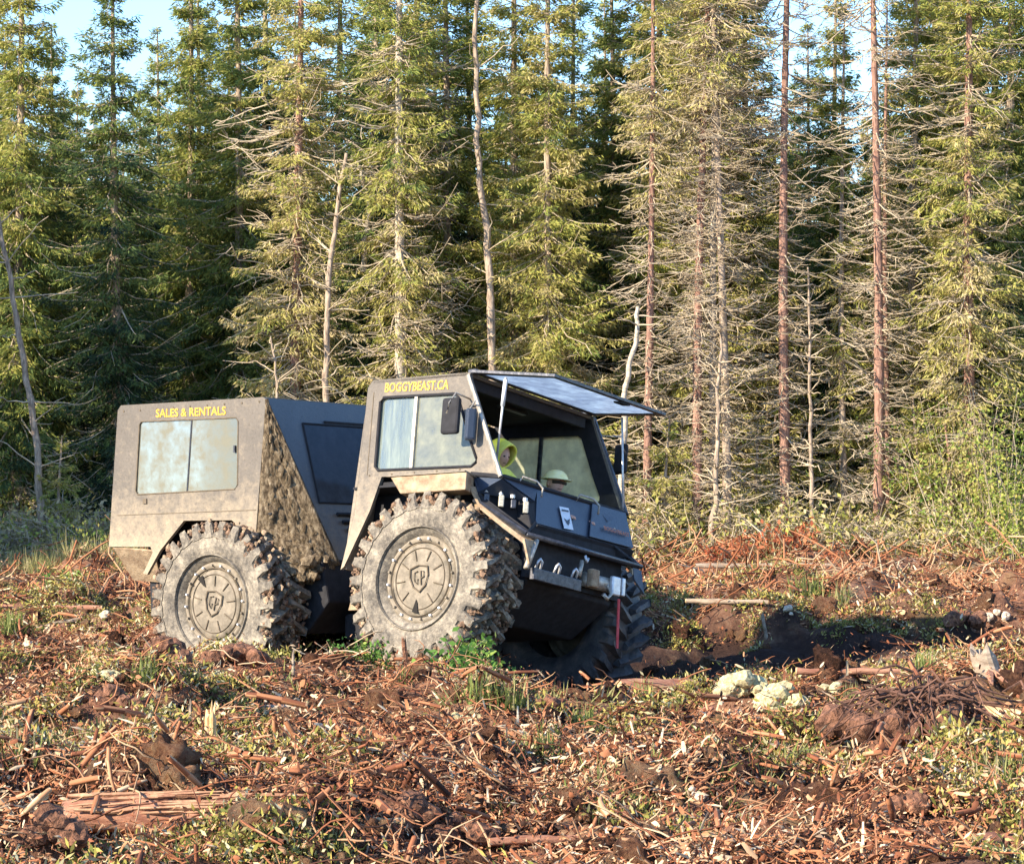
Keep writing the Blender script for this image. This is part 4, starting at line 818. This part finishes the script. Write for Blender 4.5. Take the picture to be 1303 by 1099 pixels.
# fender strips running to the nose
for s in (-1, 1):
    e = [(.40, 1.10, .86), (.50, 1.08, .70), (.72, 1.0, .53), (.92, .90, .38)]
    mb = MB()
    for i in range(3):
        a, b = e[i], e[i + 1]
        mb.hexa([(a[0], s * a[1], a[2]), (a[0], s * (a[1] - .12), a[2] + .01), (a[0] + .01, s * (a[1] - .12), a[2] - .05), (a[0] + .01, s * a[1], a[2] - .055)], [(b[0], s * b[1], b[2]), (b[0], s * (b[1] - .12), b[2] + .01), (b[0] + .01, s * (b[1] - .12), b[2] - .05), (b[0] + .01, s * b[1], b[2] - .055)])
    P(mb, 'fender_edge', 'mud')
    P(MB().slab([(.90, s * .80, .40), (.92, s * .92, .38), (.98, s * .90, .16), (.93, s * .80, .28)], .02), 'mud_flap', 'mud' if s < 0 else 'clean_panel')
    P(MB().slab([(.34, s * 1.0, .985), (.672, s * .995, .945), (.672, s * .45, .935), (.745, s * .58, .80), (.44, s * 1.04, .82)] [::s], .02), 'nose_corner', 'clean_panel')
    P(MB().slab([(.42, s * 1.0, .82), (.66, s * .56, .80), (.70, s * .58, .55), (.50, s * .98, .60)] [::s], .02), 'lamp_recess', 'black')
    P(MB().tube([(.42, s * 1.06, .74), (.66, s * .99, .60), (.91, s * .885, .44)], .024, 6), 'nose_rail', 'steel')
    P(MB().slab([(.44, s * 1.04, .80), (.46, s * 1.05, .70), (.92, s * .89, .43), (.82, s * .62, .57), (.80, s * .62, .60), (.90, s * .86, .47)] [::s], .01), 'nose_corner', 'black')
# hood
P(MB().hexa([(.672, -.46, .935), (.672, .97, .955), (.672, .97, .935), (.672, -.46, .915)], [(.792, -.60, .59), (.785, .95, .61), (.765, .95, .60), (.772, -.60, .58)]), 'hood', 'clean_panel', bevel=.006)
P(MB().slab([(.676, .40, .955), (.676, .955, .962), (.800, .945, .612), (.800, .22, .602)], .012), 'hood_hatch', 'clean_panel', bevel=.004)
P(MB().slab([(.80, -.60, .58), (.80, .95, .60), (.74, .95, .50), (.74, -.62, .47)], .02), 'grille_recess', 'black')
P(MB().tube([(.32, -1.0, .995), (.665, -.995, .955), (.665, .995, .965), (.32, 1.0, .99)], .022, 6), 'windscreen_sill', 'black')
P(MB().box((.84, .02, .445), (.17, 1.78, .02)), 'bumper_tray', 'black')
P(MB().tube([(.92, -.89, .43), (.92, .93, .43)], .026, 8), 'bumper', 'steel', smooth=True)
P(MB().box((.80, 0, .25), (.04, 1.5, .36)), 'front_plate', 'black')
# sticker, print, grab handles
hood_n = Vector((.944, 0, .33)).normalized()
def hp(y, z): x = .672 + (.95 - z) * (.12 / .345); return Vector((x + .012, y, z))
P(MB().slab([hp(-.17, .825) , hp(-.02, .835), hp(-.02, .625), hp(-.17, .615)][::-1], .003), 'sticker', 'white')
P(MB().slab([hp(-.15, .80) + hood_n * .006, hp(-.04, .808) + hood_n * .006, hp(-.04, .792) + hood_n * .006, hp(-.15, .784) + hood_n * .006][::-1], .003), 'sticker_print', 'steel')
P(MB().slab([hp(-.14, .715) + hood_n * .006, hp(-.115, .705) + hood_n * .006, hp(-.095, .70) + hood_n * .006, hp(-.075, .712) + hood_n * .006, hp(-.05, .725) + hood_n * .006, hp(-.07, .68) + hood_n * .006, hp(-.095, .655) + hood_n * .006, hp(-.12, .68) + hood_n * .006][::-1], .003), 'sticker_print', 'steel')
mt = FF @ Matrix.Translation(hp(.40, .70) + hood_n * .02) @ Matrix(((0, 0, hood_n.x, 0), (1, 0, 0, 0), (0, 1, 0, 0), (0, 0, 0, 1)))
mt = FF @ Matrix.Translation(hp(.47, .715) + Vector((.030, 0, 0))) @ Matrix(((0, -.33, .944, 0), (1, 0, 0, 0), (0, .944, .33, 0), (0, 0, 0, 1)))
text_obj('BOGGYBEAST', .06, M['orange_print'], truck, mt, .42)
for y in (-.62, .28):
    P(MB().tube([(.66, y - .12, .93), (.70, y - .10, 1.00), (.74, y + .06, .985), (.77, y + .12, .93), (.76, y + .12, .85)], .011, 6), 'grab_handle', 'bare', smooth=True)
# lamps on the near corner, mirrored on the far one
for s in (-1, 1):
    for i, (x, y, z) in enumerate([(.50, .98, .76), (.585, .87, .75), (.655, .78, .735), (.725, .68, .72)]):
        big = i % 2 == 1
        h = P(MB().box((x, s * y, z), (.05, .075, .11 if big else .085), Euler((0, 0, -s * .75))), 'headlight', 'lens' if big else 'steel', bevel=.01)
        P(MB().box((x - .01, s * y, z + .075), (.03, .03, .03)), 'lamp_bracket', 'bright')
# hatch (raised windscreen) with hinges and struts
h0, h1, h2, h3 = Vector((.21, -.99, 1.955)), Vector((.21, .99, 1.955)), Vector((1.075, .97, 1.895)), Vector((1.17, -.97, 1.845))
def hv(a, b): return (h0.lerp(h1, b)).lerp(h3.lerp(h2, b), a)
nh = Vector((0.05, 0, 1)).normalized() * .03
def hb(a0, a1, b0, b1, up=.0, th=.03):
    q = [hv(a0, b0), hv(a1, b0), hv(a1, b1), hv(a0, b1)]; z = Vector((0, 0, 1)); return [p + z * up for p in q], [p + z * (up + th) for p in q]
mb = MB(); mb.hexa(*hb(0, 1, 0, .045)); mb.hexa(*hb(0, 1, .955, 1)); mb.hexa(*hb(0, .08, .047, .953)); mb.hexa(*hb(.93, 1, .047, .953))
fr_o = P(mb, 'windscreen_frame', 'steel', bevel=.004)
P(MB().hexa(*hb(.082, .928, .049, .951, .008, .008)), 'windscreen_glass', 'glass_hatch')
P(MB().hexa(*hb(.88, .98, .60, .68, -.02, .018)), 'windscreen_latch', 'black')
for b in (.04, .96):
    P(MB().box(hv(.0, b) + Vector((-.01, 0, .02)), (.10, .09, .05)), 'hinge', 'steel', bevel=.01)
P(MB().tube([hv(.40, .02) + Vector((0, 0, -.02)), Vector((.44, -.80, 1.12))], .011, 8), 'gas_strut', 'bright', smooth=True)
P(MB().tube([hv(.40, .02) + Vector((0, 0, -.04)), hv(.40, .02).lerp(Vector((.44, -.80, 1.12)), .35)], .02, 8), 'gas_strut', 'white', smooth=True)
P(MB().tube([hv(.42, .985) + Vector((0, 0, -.02)), Vector((.63, .99, .975))], .011, 8), 'gas_strut', 'bright', smooth=True)
# mirrors
def mirror(c, w, h, ang, s, mat='black'):
    m_ = P(MB().box(c, (w, .06, h), Euler((0, 0, ang))), 'mirror', mat, bevel=.025)
    P(MB().tube([(.24, s * 1.0, c[2] + .20), (c[0] + .02, s * (abs(c[1]) - .02), c[2] + .22), (c[0] + .0, s * (abs(c[1]) + .035), c[2] + .12), (c[0] - .03, s * (abs(c[1]) + .035), c[2] + .02)], .009, 6), 'mirror_arm', 'bare', smooth=True)
mirror((.20, -1.21, 1.50), .19, .34, .1, -1); mirror((.36, -1.12, 1.43), .10, .30, .9, -1, 'clean_panel'); mirror((.40, 1.22, 1.56), .17, .30, -.3, 1)
# winch, tow plate, strap
P(MB().box((.93, -.42, .09), (.05, .74, .11)), 'tow_plate', 'steel', bevel=.008)
for y in (-.70, -.42, -.15):
    P(MB().tube([(.93, y - .035, .15), (.95, y - .03, .21), (.95, y, .235), (.95, y + .03, .21), (.93, y + .035, .15)], .013, 6), 'shackle', 'bright', smooth=True)
P(MB().tube([(.92, -.74, .40), (.94, -.89, .12)], .028, 8), 'bumper_strut', 'bare', smooth=True)
P(MB().tube([(.92, -.02, .33), (.93, -.07, .18)], .022, 8), 'bumper_strut', 'bare', smooth=True)
P(MB().tube([(.88, .08, .18), (.88, .60, .18)], .07, 12), 'winch_drum', 'bare', smooth=True)
P(MB().box((.95, .13, .19), (.07, .12, .17)), 'winch_housing', 'mud', bevel=.015); P(MB().box((.96, .47, .17), (.05, .13, .18)), 'winch_housing', 'bright', bevel=.015)
P(MB().box((.95, .60, .18), (.05, .05, .17)), 'winch_housing', 'bright', bevel=.01)
P(MB().tube([(.99, .30, .15), (1.0, .36, .08), (1.0, .30, .02), (.99, .25, .06)], .02, 8), 'winch_hook', 'bare', smooth=True)
P(MB().box((1.0, .50, -.18), (.012, .028, .46), Euler((.05, 0, 0))), 'tow_strap', 'red')
P(MB().tube([(.95, -.02, .38), (.96, .0, .32), (.95, .03, .36)], .013, 6), 'shackle', 'bright', smooth=True)

# lettering: x right along the wall, z up, outwards is -y
def side_text(body, x0, z0, x1, z1, size, y, fr):
    a = math.atan2(z1 - z0, x1 - x0); L = math.hypot(x1 - x0, z1 - z0)
    mt = fr @ Matrix.Translation((x0, y, z0)) @ Matrix.Rotation(-a, 4, 'Y') @ Matrix(((1, 0, 0, 0), (0, 0, -1, 0), (0, 1, 0, 0), (0, 0, 0, 1)))
    return text_obj(body, size, M['yellow'], truck, mt, L, bold=.0015)
side_text('BOGGYBEAST.CA', -.80, 1.842, -.025, 1.815, .125, -1.004, FF)

# -- wheels
LQ = random.Random(77)
def lug_mesh_part(mb, a, side, w0, R0=.70, Hh=.10):
    # a slanted bar from the shoulder to the tread middle; blunt tooth at the shoulder
    n = 4; pts = []
    for i in range(n):
        t = i / (n - 1); y = side * (.27 - .255 * t); ang = a + .16 * t; h = Hh * (1.0 - .25 * t); wb = .062 - .016 * t; wt = .022 - .004 * t
        for (dw, r) in ((-wb, R0), (-wt, R0 + h), (wt, R0 + h), (wb, R0)):
            an = ang + dw / R0 + LQ.uniform(-.012, .012); r += LQ.uniform(-.012, .012); pts.append((r * cos(an), y + LQ.uniform(-.01, .01), r * sin(an)))
    fs = [(i * 4 + j, i * 4 + j + 1, i * 4 + j + 5, i * 4 + j + 4) for i in range(n - 1) for j in range(3)] + [(3, 2, 1, 0), (n * 4 - 4, n * 4 - 3, n * 4 - 2, n * 4 - 1)]
    mb.add(pts, fs)
    # shoulder tooth continuing down the sidewall
    p = []
    for (y, r0, r1, w) in ((side * .27, R0 - .04, R0 + Hh, .034), (side * .292, R0 - .06, R0 + .05, .03)):
        for dw, r in ((-w * 1.9, r0), (-w, r1), (w, r1), (w * 1.9, r0)): an = a + dw / R0; p.append((r * cos(an), y, r * sin(an)))
    mb.add(p, [(0, 1, 5, 4), (1, 2, 6, 5), (2, 3, 7, 6), (4, 5, 6, 7), (3, 2, 1, 0)])
def make_tyre():
    mb = MB(); prof = [(-.20, .40), (-.245, .43), (-.275, .50), (-.287, .57), (-.283, .64), (-.262, .69), (-.20, .705), (0, .712), (.20, .705), (.262, .69), (.283, .64), (.287, .57), (.275, .50), (.245, .43), (.20, .40)]
    mb.lathe_y(prof, 72)
    n = 27
    for i in range(n):
        a = 2 * pi * i / n; lug_mesh_part(mb, a, -1, 0); lug_mesh_part(mb, a + pi / n, 1, 0)
    for k, r in ((-1, .475), (-1, .655)):        # raised sidewall rings
        mb.lathe_y([(-.27, r - .012), (-.292, r - .004), (-.292, r + .004), (-.27, r + .012)], 72)
    return mb
tyre_me = None
rim_mb = MB().lathe_y([(-.19, .41), (-.215, .395), (-.225, .37), (-.20, .352), (-.195, .34), (-.215, .325), (-.225, .30), (-.232, .16), (-.236, .0)], 56)
groove_r = [.345, .30]
def make_wheel(c, fr, spin, side, dark, hole, mud_seed):
    w = empty('wheel', parent=truck); flip = Matrix.Rotation(pi, 4, 'Z') if side > 0 else Matrix.Identity(4)
    w.matrix_local = fr @ Matrix.Translation(c) @ flip @ Matrix.Rotation(spin, 4, 'Y')
    global tyre_me
    if tyre_me is None:
        t = make_tyre().build('tyre', M['tyre'], w); tyre_me = t.data; tyre_me.polygons.foreach_set('use_smooth', [len(p.vertices) == 4 and i < 14 * 72 for i, p in enumerate(tyre_me.polygons)])
    else:
        t = bpy.data.objects.new('tyre', tyre_me); col.objects.link(t); t.parent = w
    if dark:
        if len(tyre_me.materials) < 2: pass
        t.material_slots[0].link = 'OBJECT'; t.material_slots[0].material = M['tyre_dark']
    rim_mb.build('rim', M['rim'], w, smooth=True)
    for rr in (.342, .283): MB().lathe_y([(-.222, rr - .008), (-.2365, rr), (-.222, rr + .008)], 56).build('hub_ring', M['groove'], w)
    # shield with two strokes, embossed
    sh = [(-.10, .10), (0, .125), (.10, .10), (.105, .02), (.07, -.07), (0, -.125), (-.07, -.07), (-.105, .02)]
    sp = [(x, -.2465, z) for x, z in sh]; MB().tube(sp + [sp[0]], .008, 6, False).build('shield_emblem', M['groove'], w)
    MB().tube([(-.015, -.245, .07), (-.05, -.245, .06), (-.055, -.245, -.02), (-.02, -.245, -.05), (-.015, -.245, .0)], .006, 6).build('shield_emblem', M['groove'], w)
    MB().tube([(.02, -.245, -.06), (.02, -.245, .07), (.055, -.245, .06), (.055, -.245, .01), (.02, -.245, .0)], .006, 6).build('shield_emblem', M['groove'], w)
    for i in range(9):
        a = 2 * pi * i / 9 + .35
        if i == hole: continue
        MB().tube([(cos(a) * .17, -.238, sin(a) * .17), (cos(a) * .27, -.236, sin(a) * .27)], .006, 5).build('disc_rib', M['groove'], w)
    a = 2 * pi * hole / 9 + .35
    ps = [(.19, -.05), (.31, -.14), (.32, .09), (.22, .03)]
    MB().slab([(cos(a + dv) * r, -.240, sin(a + dv) * r) for r, dv in ps], .004).build('disc_opening', M['pocket'], w)
    for i in range(20):
        a = 2 * pi * i / 20; MB().tube([(cos(a) * .372, -.215, sin(a) * .372), (cos(a) * .372, -.245, sin(a) * .372)], [.014, .011], 6).build('bolt', M['bright' if i % 3 and not dark else 'rim'], w)
    if mud_seed and not dark:
        q = random.Random(mud_seed); mb = MB()
        for i in range(900):
            a = q.uniform(0, 2 * pi); y = q.uniform(-.28, .28); r = .71 + q.uniform(0, .06); s = q.uniform(.008, .030)
            mb.blob((r * cos(a), y, r * sin(a)), s, q, .4, (1.3, 1.3, 1.3), 1)
        for i in range(320):
            a = q.uniform(0, 2 * pi); r = q.uniform(.64, .79); mb.blob((r * cos(a), -.27 + q.uniform(-.01, .02), r * sin(a)), q.uniform(.006, .022), q, .4, (1.2, .7, 1.2), 1)
        mb.build('mud_lumps', M['peat'], w, kind='stuff')
        mb = MB()
        for i in range(230):
            a = q.uniform(0, 2 * pi); y = q.uniform(-.29, .2); r = .74 + q.uniform(-.02, .07); mb.blob((r * cos(a), y, r * sin(a)), q.uniform(.008, .028), q, .4, (1.4, 1, 1.4), 1)
        mb.build('mud_lumps', M['mud'], w, kind='stuff')
    return w
HY = 1.0
make_wheel((0, -HY, 0), FF, -.12, -1, False, 6, 11)
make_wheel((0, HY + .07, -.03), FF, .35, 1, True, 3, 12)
make_wheel((0, -HY, 0), FR, .25, -1, False, 3, 13)
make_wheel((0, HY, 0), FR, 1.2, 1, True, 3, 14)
for fr in (FF, FR): P(MB().tube([(0, -.80, 0), (0, .80, 0)], .09, 12), 'axle', 'black', fr, smooth=True)

# -- rear module
oR = [(-1.535, 1.96), (-1.49, 2.005), (-.6, 1.995), (.44, 1.985), (.475, 1.965), (.335, .655), (.75, .255), (.72, .24), (.33, .60), (.02, .81), (-.62, .822), (-.95, .53), (-1.13, .30), (-1.18, .31), (-1.05, .52), (-1.08, .575), (-1.665, .588)]
wR = [(-1.20, 1.83), (.08, 1.805), (.11, 1.77), (.098, 1.15), (.06, 1.11), (-1.26, 1.10), (-1.285, 1.14), (-1.23, 1.80)]
def lean_pt(x, y, z): return (x, y, z)
for s in (-1, 1):
    P(wall_mb(oR, [wR], s * 1.0, -s * .035), 'box_side_wall', 'panel', FR, bevel=.008)
    xd = -.54
    a = [(-1.23, 1.80), (-1.20, 1.83), (xd + .03, 1.818), (xd - .035, 1.105), (-1.26, 1.10), (-1.285, 1.14)]
    b = [(xd + .03, 1.818), (.08, 1.805), (.11, 1.77), (.098, 1.15), (.06, 1.11), (xd - .035, 1.105)]
    P(wall_mb(a, [], s * .99, -s * .006), 'window_pane', 'glass_rear', FR); P(wall_mb(b, [], s * .997, -s * .006), 'window_pane', 'glass_rear', FR)
    P(MB().tube([(xd + .03, s * .998, 1.81), (xd - .035, s * .998, 1.11)], .010, 6), 'window_divider', 'steel', FR)
    pts = [(q_[0], s * 1.0, q_[1]) for q_ in wR]; P(MB().tube(pts + [pts[0]], .008, 6, False), 'window_seal', 'groove', FR)
    P(MB().box((.07, s * 1.008, 1.50), (.02, .02, .07)), 'window_latch', 'steel', FR)
    P(MB().box((-1.15, s * 1.006, 1.03), (.05, .015, .05)), 'filler_cap', 'groove', FR)
    # caked chamfer between side and front
    A, B, C_, D_ = Vector((.472, s * .985, 1.965)), Vector((.335, s * .985, .66)), Vector((.745, s * .95, .255)), Vector((.91, s * .43, .36))
    q = random.Random(31); nu, nv = 22, 40; vs = []; nrm = Vector((.62, s * .75, -.1)).normalized()
    for i in range(nv + 1):
        for j in range(nu + 1):
            t = i / nv; L0 = A.lerp(B, min(1, t / .72)) if t < .72 else B.lerp(C_, (t - .72) / .28); R0 = A.lerp(D_, t)
            w = j / nu; e = min(1, 4 * w, 4 * (1 - w)) * min(1, 6 * t + .1); k = q.random() ** 2
            vs.append(L0.lerp(R0, w) + nrm * (k * .055 * e * (.5 + t)))
    fs = [(i * (nu + 1) + j, i * (nu + 1) + j + 1, (i + 1) * (nu + 1) + j + 1, (i + 1) * (nu + 1) + j) for i in range(nv) for j in range(nu)]
    ch = MB().add(vs, fs); sm = P(ch, 'front_chamfer', 'caked', FR, smooth=True); so = sm.modifiers.new('t', 'SOLIDIFY'); so.thickness = .02
    P(MB().slab([(-1.05, s * .985, .53), (-1.62, s * .985, .575), (-1.60, s * .72, .25), (-1.2, s * .72, .22)], .02), 'rear_skirt', 'mud', FR)
P(MB().box((-.53, 0, 1.975), (1.92, 1.99, .03)), 'box_roof', 'panel', FR, bevel=.006)
P(MB().hexa([(-1.53, -.965, 1.96), (-1.53, .965, 1.96), (-1.66, .965, .59), (-1.66, -.965, .59)], [(-1.50, -.965, 1.96), (-1.50, .965, 1.96), (-1.63, .965, .59), (-1.63, -.965, .59)]), 'box_back_wall', 'panel', FR)
P(MB().slab([(.465, -.97, 1.975), (.885, -.42, .40), (.885, .42, .40), (.465, .97, 1.975)], .03), 'box_front_wall', 'front_panel', FR)
def fp(y, z): t = (1.975 - z) / 1.575; return Vector((.465 + .42 * t + .004, y, z))
P(MB().slab([fp(-.52, 1.74), fp(-.52, .98)+Vector((0,-.0,0)), fp(.50, .98), fp(.50, 1.74)], .004), 'front_window', 'glass_front', FR)
pts = [fp(-.53, 1.75), fp(-.53, .97), fp(.51, .97), fp(.51, 1.75)]; P(MB().tube(pts + [pts[0]], .012, 6, False), 'window_seal', 'black', FR)
P(MB().box(fp(0.15, 1.78), (.03, .7, .02)), 'rain_rail', 'black', FR)
for k in range(3): P(MB().box(fp(-.10 + .03 * k, .86 - .075 * k) + Vector((.012, 0, 0)), (.03, .42 - .06 * k, .028), Euler((0, .6, 0))), 'louver', 'black', FR)
P(MB().add([(x, y, z) for y in (-.68, .68) for x, z in ((-1.45, .80), (-1.40, -.05), (-1.1, -.3), (.70, -.3), (.98, .0), (.90, .40), (.30, .80))], [tuple(range(6, -1, -1)), tuple(range(7, 14))] + [(i, (i + 1) % 7, (i + 1) % 7 + 7, i + 7) for i in range(7)]), 'lower_hull', 'black', FR, bevel=.02)
P(MB().box((-.5, 0, .86), (2.0, 1.92, .02)), 'wheel_arch_liner', 'black', FR)
mb = MB(); q = random.Random(8)
for i in range(46): mb.blob((.60 + q.uniform(-.1, .3), -.75 + q.uniform(-.12, .22), .30 + q.uniform(-.08, .12)), q.uniform(.03, .08), q, .35)
P(mb, 'mud_lumps', 'caked', FR, kind='stuff')
side_text('SALES & RENTALS', -1.0, 1.862, -.05, 1.842, .115, -1.004, FR)
for s in (-1, 1):
    for i in range(9): P(MB().tube([(-1.45 + i * .23, s * .995, 1.945), (-1.45 + i * .23, s * 1.006, 1.945)], .011, 6), 'rivet', 'groove', FR)
    P(MB().box((-.60, s * 1.001, .90), (1.88, .006, .008)), 'panel_seam', 'groove', FR)
    P(MB().box((-.93, s * 1.001, 1.45), (.008, .006, .8)), 'panel_seam', 'groove')
    for i in range(5): P(MB().tube([(-.90 + i * .27, s * .995, 1.045), (-.90 + i * .27, s * 1.006, 1.045)], .010, 6), 'rivet', 'groove')
# coupling between the modules
jf = FR @ Vector((.95, 0, .05)); jt = FF @ Vector((-1.12, 0, .05))
MB().tube([jf, jf.lerp(jt, .35), jf.lerp(jt, .65), jt], [.22, .15, .15, .22], 14).build('coupling', M['black'], truck, smooth=True)
MB().box(jf.lerp(jt, .5) + Vector((0, -.1, -.28)), (.75, .5, .25), Euler((0, 0, -.6))).build('shadow_block', M['black'], truck, bevel=.03)  # black block added to stand for the dark shadow below the coupling
mb = MB(); q = random.Random(9)
mb.slab([(-1.30, -.52, .38), (-1.10, -.50, .30), (-1.12, -.50, -.15), (-1.42, -.50, -.15), (-1.36, -.50, .10)], .05)
P(mb, 'coupling_plate', 'mud', FF)
mb = MB()
for i in range(40): mb.blob((-1.24 + q.uniform(-.12, .1), -.53, .08 + q.uniform(-.22, .22)), q.uniform(.02, .06), q, .35)
P(mb, 'mud_lumps', 'mud', FF, kind='stuff')

# ------------------------------------------------------------------ people in the cab
FFW = Matrix.Translation((-1.1, 26.8, 0)) @ FF
def skin_body(joints, edges, radii, name, mat, root, sub=2):
    me = bpy.data.meshes.new(name); me.from_pydata(joints, edges, []); o = bpy.data.objects.new('tmp', me); col.objects.link(o)
    sk = o.modifiers.new('s', 'SKIN'); sk.use_smooth_shade = True
    for i, r in enumerate(radii): me.skin_vertices[0].data[i].radius = r if hasattr(r, '__len__') else (r, r)
    me.skin_vertices[0].data[0].use_root = True
    s = o.modifiers.new('u', 'SUBSURF'); s.levels = sub; s.render_levels = sub
    nm = bpy.data.meshes.new_from_object(o.evaluated_get(bpy.context.evaluated_depsgraph_get())); bpy.data.objects.remove(o)
    nm.materials.clear(); nm.materials.append(M[mat]); nm.polygons.foreach_set('use_smooth', [True] * len(nm.polygons))
    b = bpy.data.objects.new(name, nm); col.objects.link(b); b.parent = root; return b
def person(seat, label, lean, look, hood, hat):
    """seated figure in the front module's frame; x forward"""
    root = empty('person'); root.matrix_world = FFW @ Matrix.Translation(seat); tag(root, label, 'person')
    hx, hy, hz = lean       # head centre relative to the pelvis
    nk = Vector((hx * .92, hy * .92, hz - .12)); ch = Vector((hx * .8, hy * .8, hz - .22))
    J = [(0, 0, 0), (hx * .3, hy * .3, .2), tuple(ch), tuple(nk)]; E = [(0, 1), (1, 2), (2, 3)]; RR = [(.17, .15), (.18, .15), (.21, .16), (.09, .09)]
    for s in (-1, 1):
        k = len(J); sh = ch + Vector((.0, s * .19, .05)); el = sh + Vector((.16, s * .05, -.15)); wr = el + Vector((.16, -s * .08, -.03))
        J += [tuple(sh), tuple(el), tuple(wr)]; E += [(2, k), (k, k + 1), (k + 1, k + 2)]; RR += [.095, .075, .055]
    for s in (-1, 1):
        k = len(J); J += [(.06, s * .10, -.02), (.42, s * .13, .0), (.46, s * .13, -.28), (.52, s * .13, -.30)]; E += [(0, k), (k, k + 1), (k + 1, k + 2), (k + 2, k + 3)]; RR += [.10, .075, .05, .045]
    skin_body(J, E, RR, 'jacket_and_trousers', 'hivis', root)
    Lr = Matrix.Translation((hx, hy, hz)) @ Matrix.Rotation(look[0], 4, 'Z') @ Matrix.Rotation(look[1], 4, 'Y')
    # head: shaped surface, face towards +x
    import bmesh
    bm = bmesh.new(); bmesh.ops.create_uvsphere(bm, u_segments=24, v_segments=18, radius=1)
    for v in bm.verts:
        x, y, z = v.co; w = 1 - .25 * max(0, -z); v.co = Vector((x * .095 * (1 if x > 0 else 1.08), y * .076 * w, z * .118))
        if x > .6:
            v.co.x += .020 * math.exp(-(y / .16) ** 2 - ((z + .08) / .16) ** 2)       # nose
            v.co.x -= .010 * math.exp(-((abs(y) - .32) / .16) ** 2 - ((z - .12) / .12) ** 2)   # eye sockets
            v.co.x += .007 * math.exp(-(y / .3) ** 2 - ((z + .42) / .07) ** 2)       # lips
            v.co.x += .008 * math.exp(-(y / .3) ** 2 - ((z + .72) / .14) ** 2)       # chin
    me = bpy.data.meshes.new('head'); bm.to_mesh(me); bm.free(); me.polygons.foreach_set('use_smooth', [True] * len(me.polygons)); me.materials.append(M['skin'])
    hd = bpy.data.objects.new('head', me); col.objects.link(hd); hd.parent = root; hd.matrix_local = Lr
    for s in (-1, 1):
        MB().blob((.083, s * .028, .014), .011, random.Random(1), 0, (.7, 1.2, .8), 2).build('eye', M['shade'], hd)
        MB().blob((-.005, s * .078, -.005), .028, random.Random(2), .05, (.6, .3, 1.1), 2).build('ear', M['skin'], hd, smooth=True)
    MB().tube([(.087, -.022, -.049), (.092, 0, -.050), (.087, .022, -.049)], .003, 5).build('mouth', M['shade'], hd)
    if hood:
        vs = []; n1, n2 = 12, 20     # open cowl around the head
        for i in range(n1 + 1):
            t = i / n1; xc = -.155 + .25 * t; rr = (.135 * sqrt(max(0.002, 1 - (1 - min(1, t * 1.9)) ** 2))) * (1 - .28 * t * t)
            for j in range(n2): a = 2 * pi * j / n2; vs.append((xc + .03 * cos(a) * t + .0, rr * .88 * sin(a), .02 + rr * 1.08 * cos(a)))
        fs = [(i * n2 + j, i * n2 + (j + 1) % n2, (i + 1) * n2 + (j + 1) % n2, (i + 1) * n2 + j) for i in range(n1) for j in range(n2)]
        h = MB().add(vs, fs).build('hood', M['hivis'], root, Lr, smooth=True); sol = h.modifiers.new('t', 'SOLIDIFY'); sol.thickness = .012
        MB().tube([(hx * .8 - .02, hy * .8, hz - .24), (hx, hy, hz - .13)], [.15, .125], 14).build('collar', M['hivis'], root, smooth=True)
    if hat:
        vs = []; n1, n2 = 8, 24
        for i in range(n1 + 1):
            t = i / n1 * pi / 2
            for j in range(n2): a = 2 * pi * j / n2; vs.append((.125 * sin(t) * cos(a), .106 * sin(t) * sin(a), .040 + .090 * cos(t)))
        for j in range(n2): a = 2 * pi * j / n2; vs.append(((.165 + .045 * max(0, cos(a))) * cos(a), .135 * sin(a), .036))
        fs = [(i * n2 + j, i * n2 + (j + 1) % n2, (i + 1) * n2 + (j + 1) % n2, (i + 1) * n2 + j) for i in range(n1 + 1) for j in range(n2)]
        h = MB().add(vs, fs).build('hard_hat', M['hat'], root, Lr, smooth=True); sol = h.modifiers.new('t', 'SOLIDIFY'); sol.thickness = .006
        MB().tube([(.06, -.075, .012), (.098, -.03, .014), (.103, 0, .012), (.098, .03, .014), (.06, .075, .012)], .016, 8).build('glasses', M['shade'], root, Lr, smooth=True)
        MB().tube([(hx * .9, hy * .9, hz - .20), (hx, hy, hz - .065)], [.11, .088], 14).build('face_shade', M['shade'], root, smooth=True)  # dark tube added up to the chin, painting shade over the lower face
    # hands: palm, four fingers and a thumb, closed on the wheel rim / knee
    for s in (-1, 1):
        k = 4 + (0 if s < 0 else 3) + 2; wr = Vector(J[k]); j = [tuple(wr), tuple(wr + Vector((.05, 0, 0))), tuple(wr + Vector((.085, 0, 0)))]; e = [(0, 1), (1, 2)]; rr = [.028, (.034, .020), (.030, .018)]
        for f in range(4):
            k0 = len(j); o0 = wr + Vector((.095, (f - 1.5) * .019, 0)); l = (.030, .034, .032, .026)[f]
            j += [tuple(o0), tuple(o0 + Vector((l, 0, -.008))), tuple(o0 + Vector((l * 1.35, 0, -.035)))]; e += [(2, k0), (k0, k0 + 1), (k0 + 1, k0 + 2)]; rr += [.0095, .009, .008]
        k0 = len(j); j += [tuple(wr + Vector((.045, -s * .040, .0))), tuple(wr + Vector((.075, -s * .055, -.015)))]; e += [(1, k0), (k0, k0 + 1)]; rr += [.012, .010]
        skin_body(j, e, rr, 'hand', 'skin', root, 1)
    return root
person((-.12, -.44, .74), 'driver in a yellow-green hooded work jacket, hood up, sitting by the near window', (.34, -.02, .53), (-.16, .30), True, False)
person((-.06, .20, .60), 'passenger in a cream hard hat bending low beside the hooded driver', (.46, -.02, .52), (-.35, .12), False, True)
bpy.context.view_layer.update()
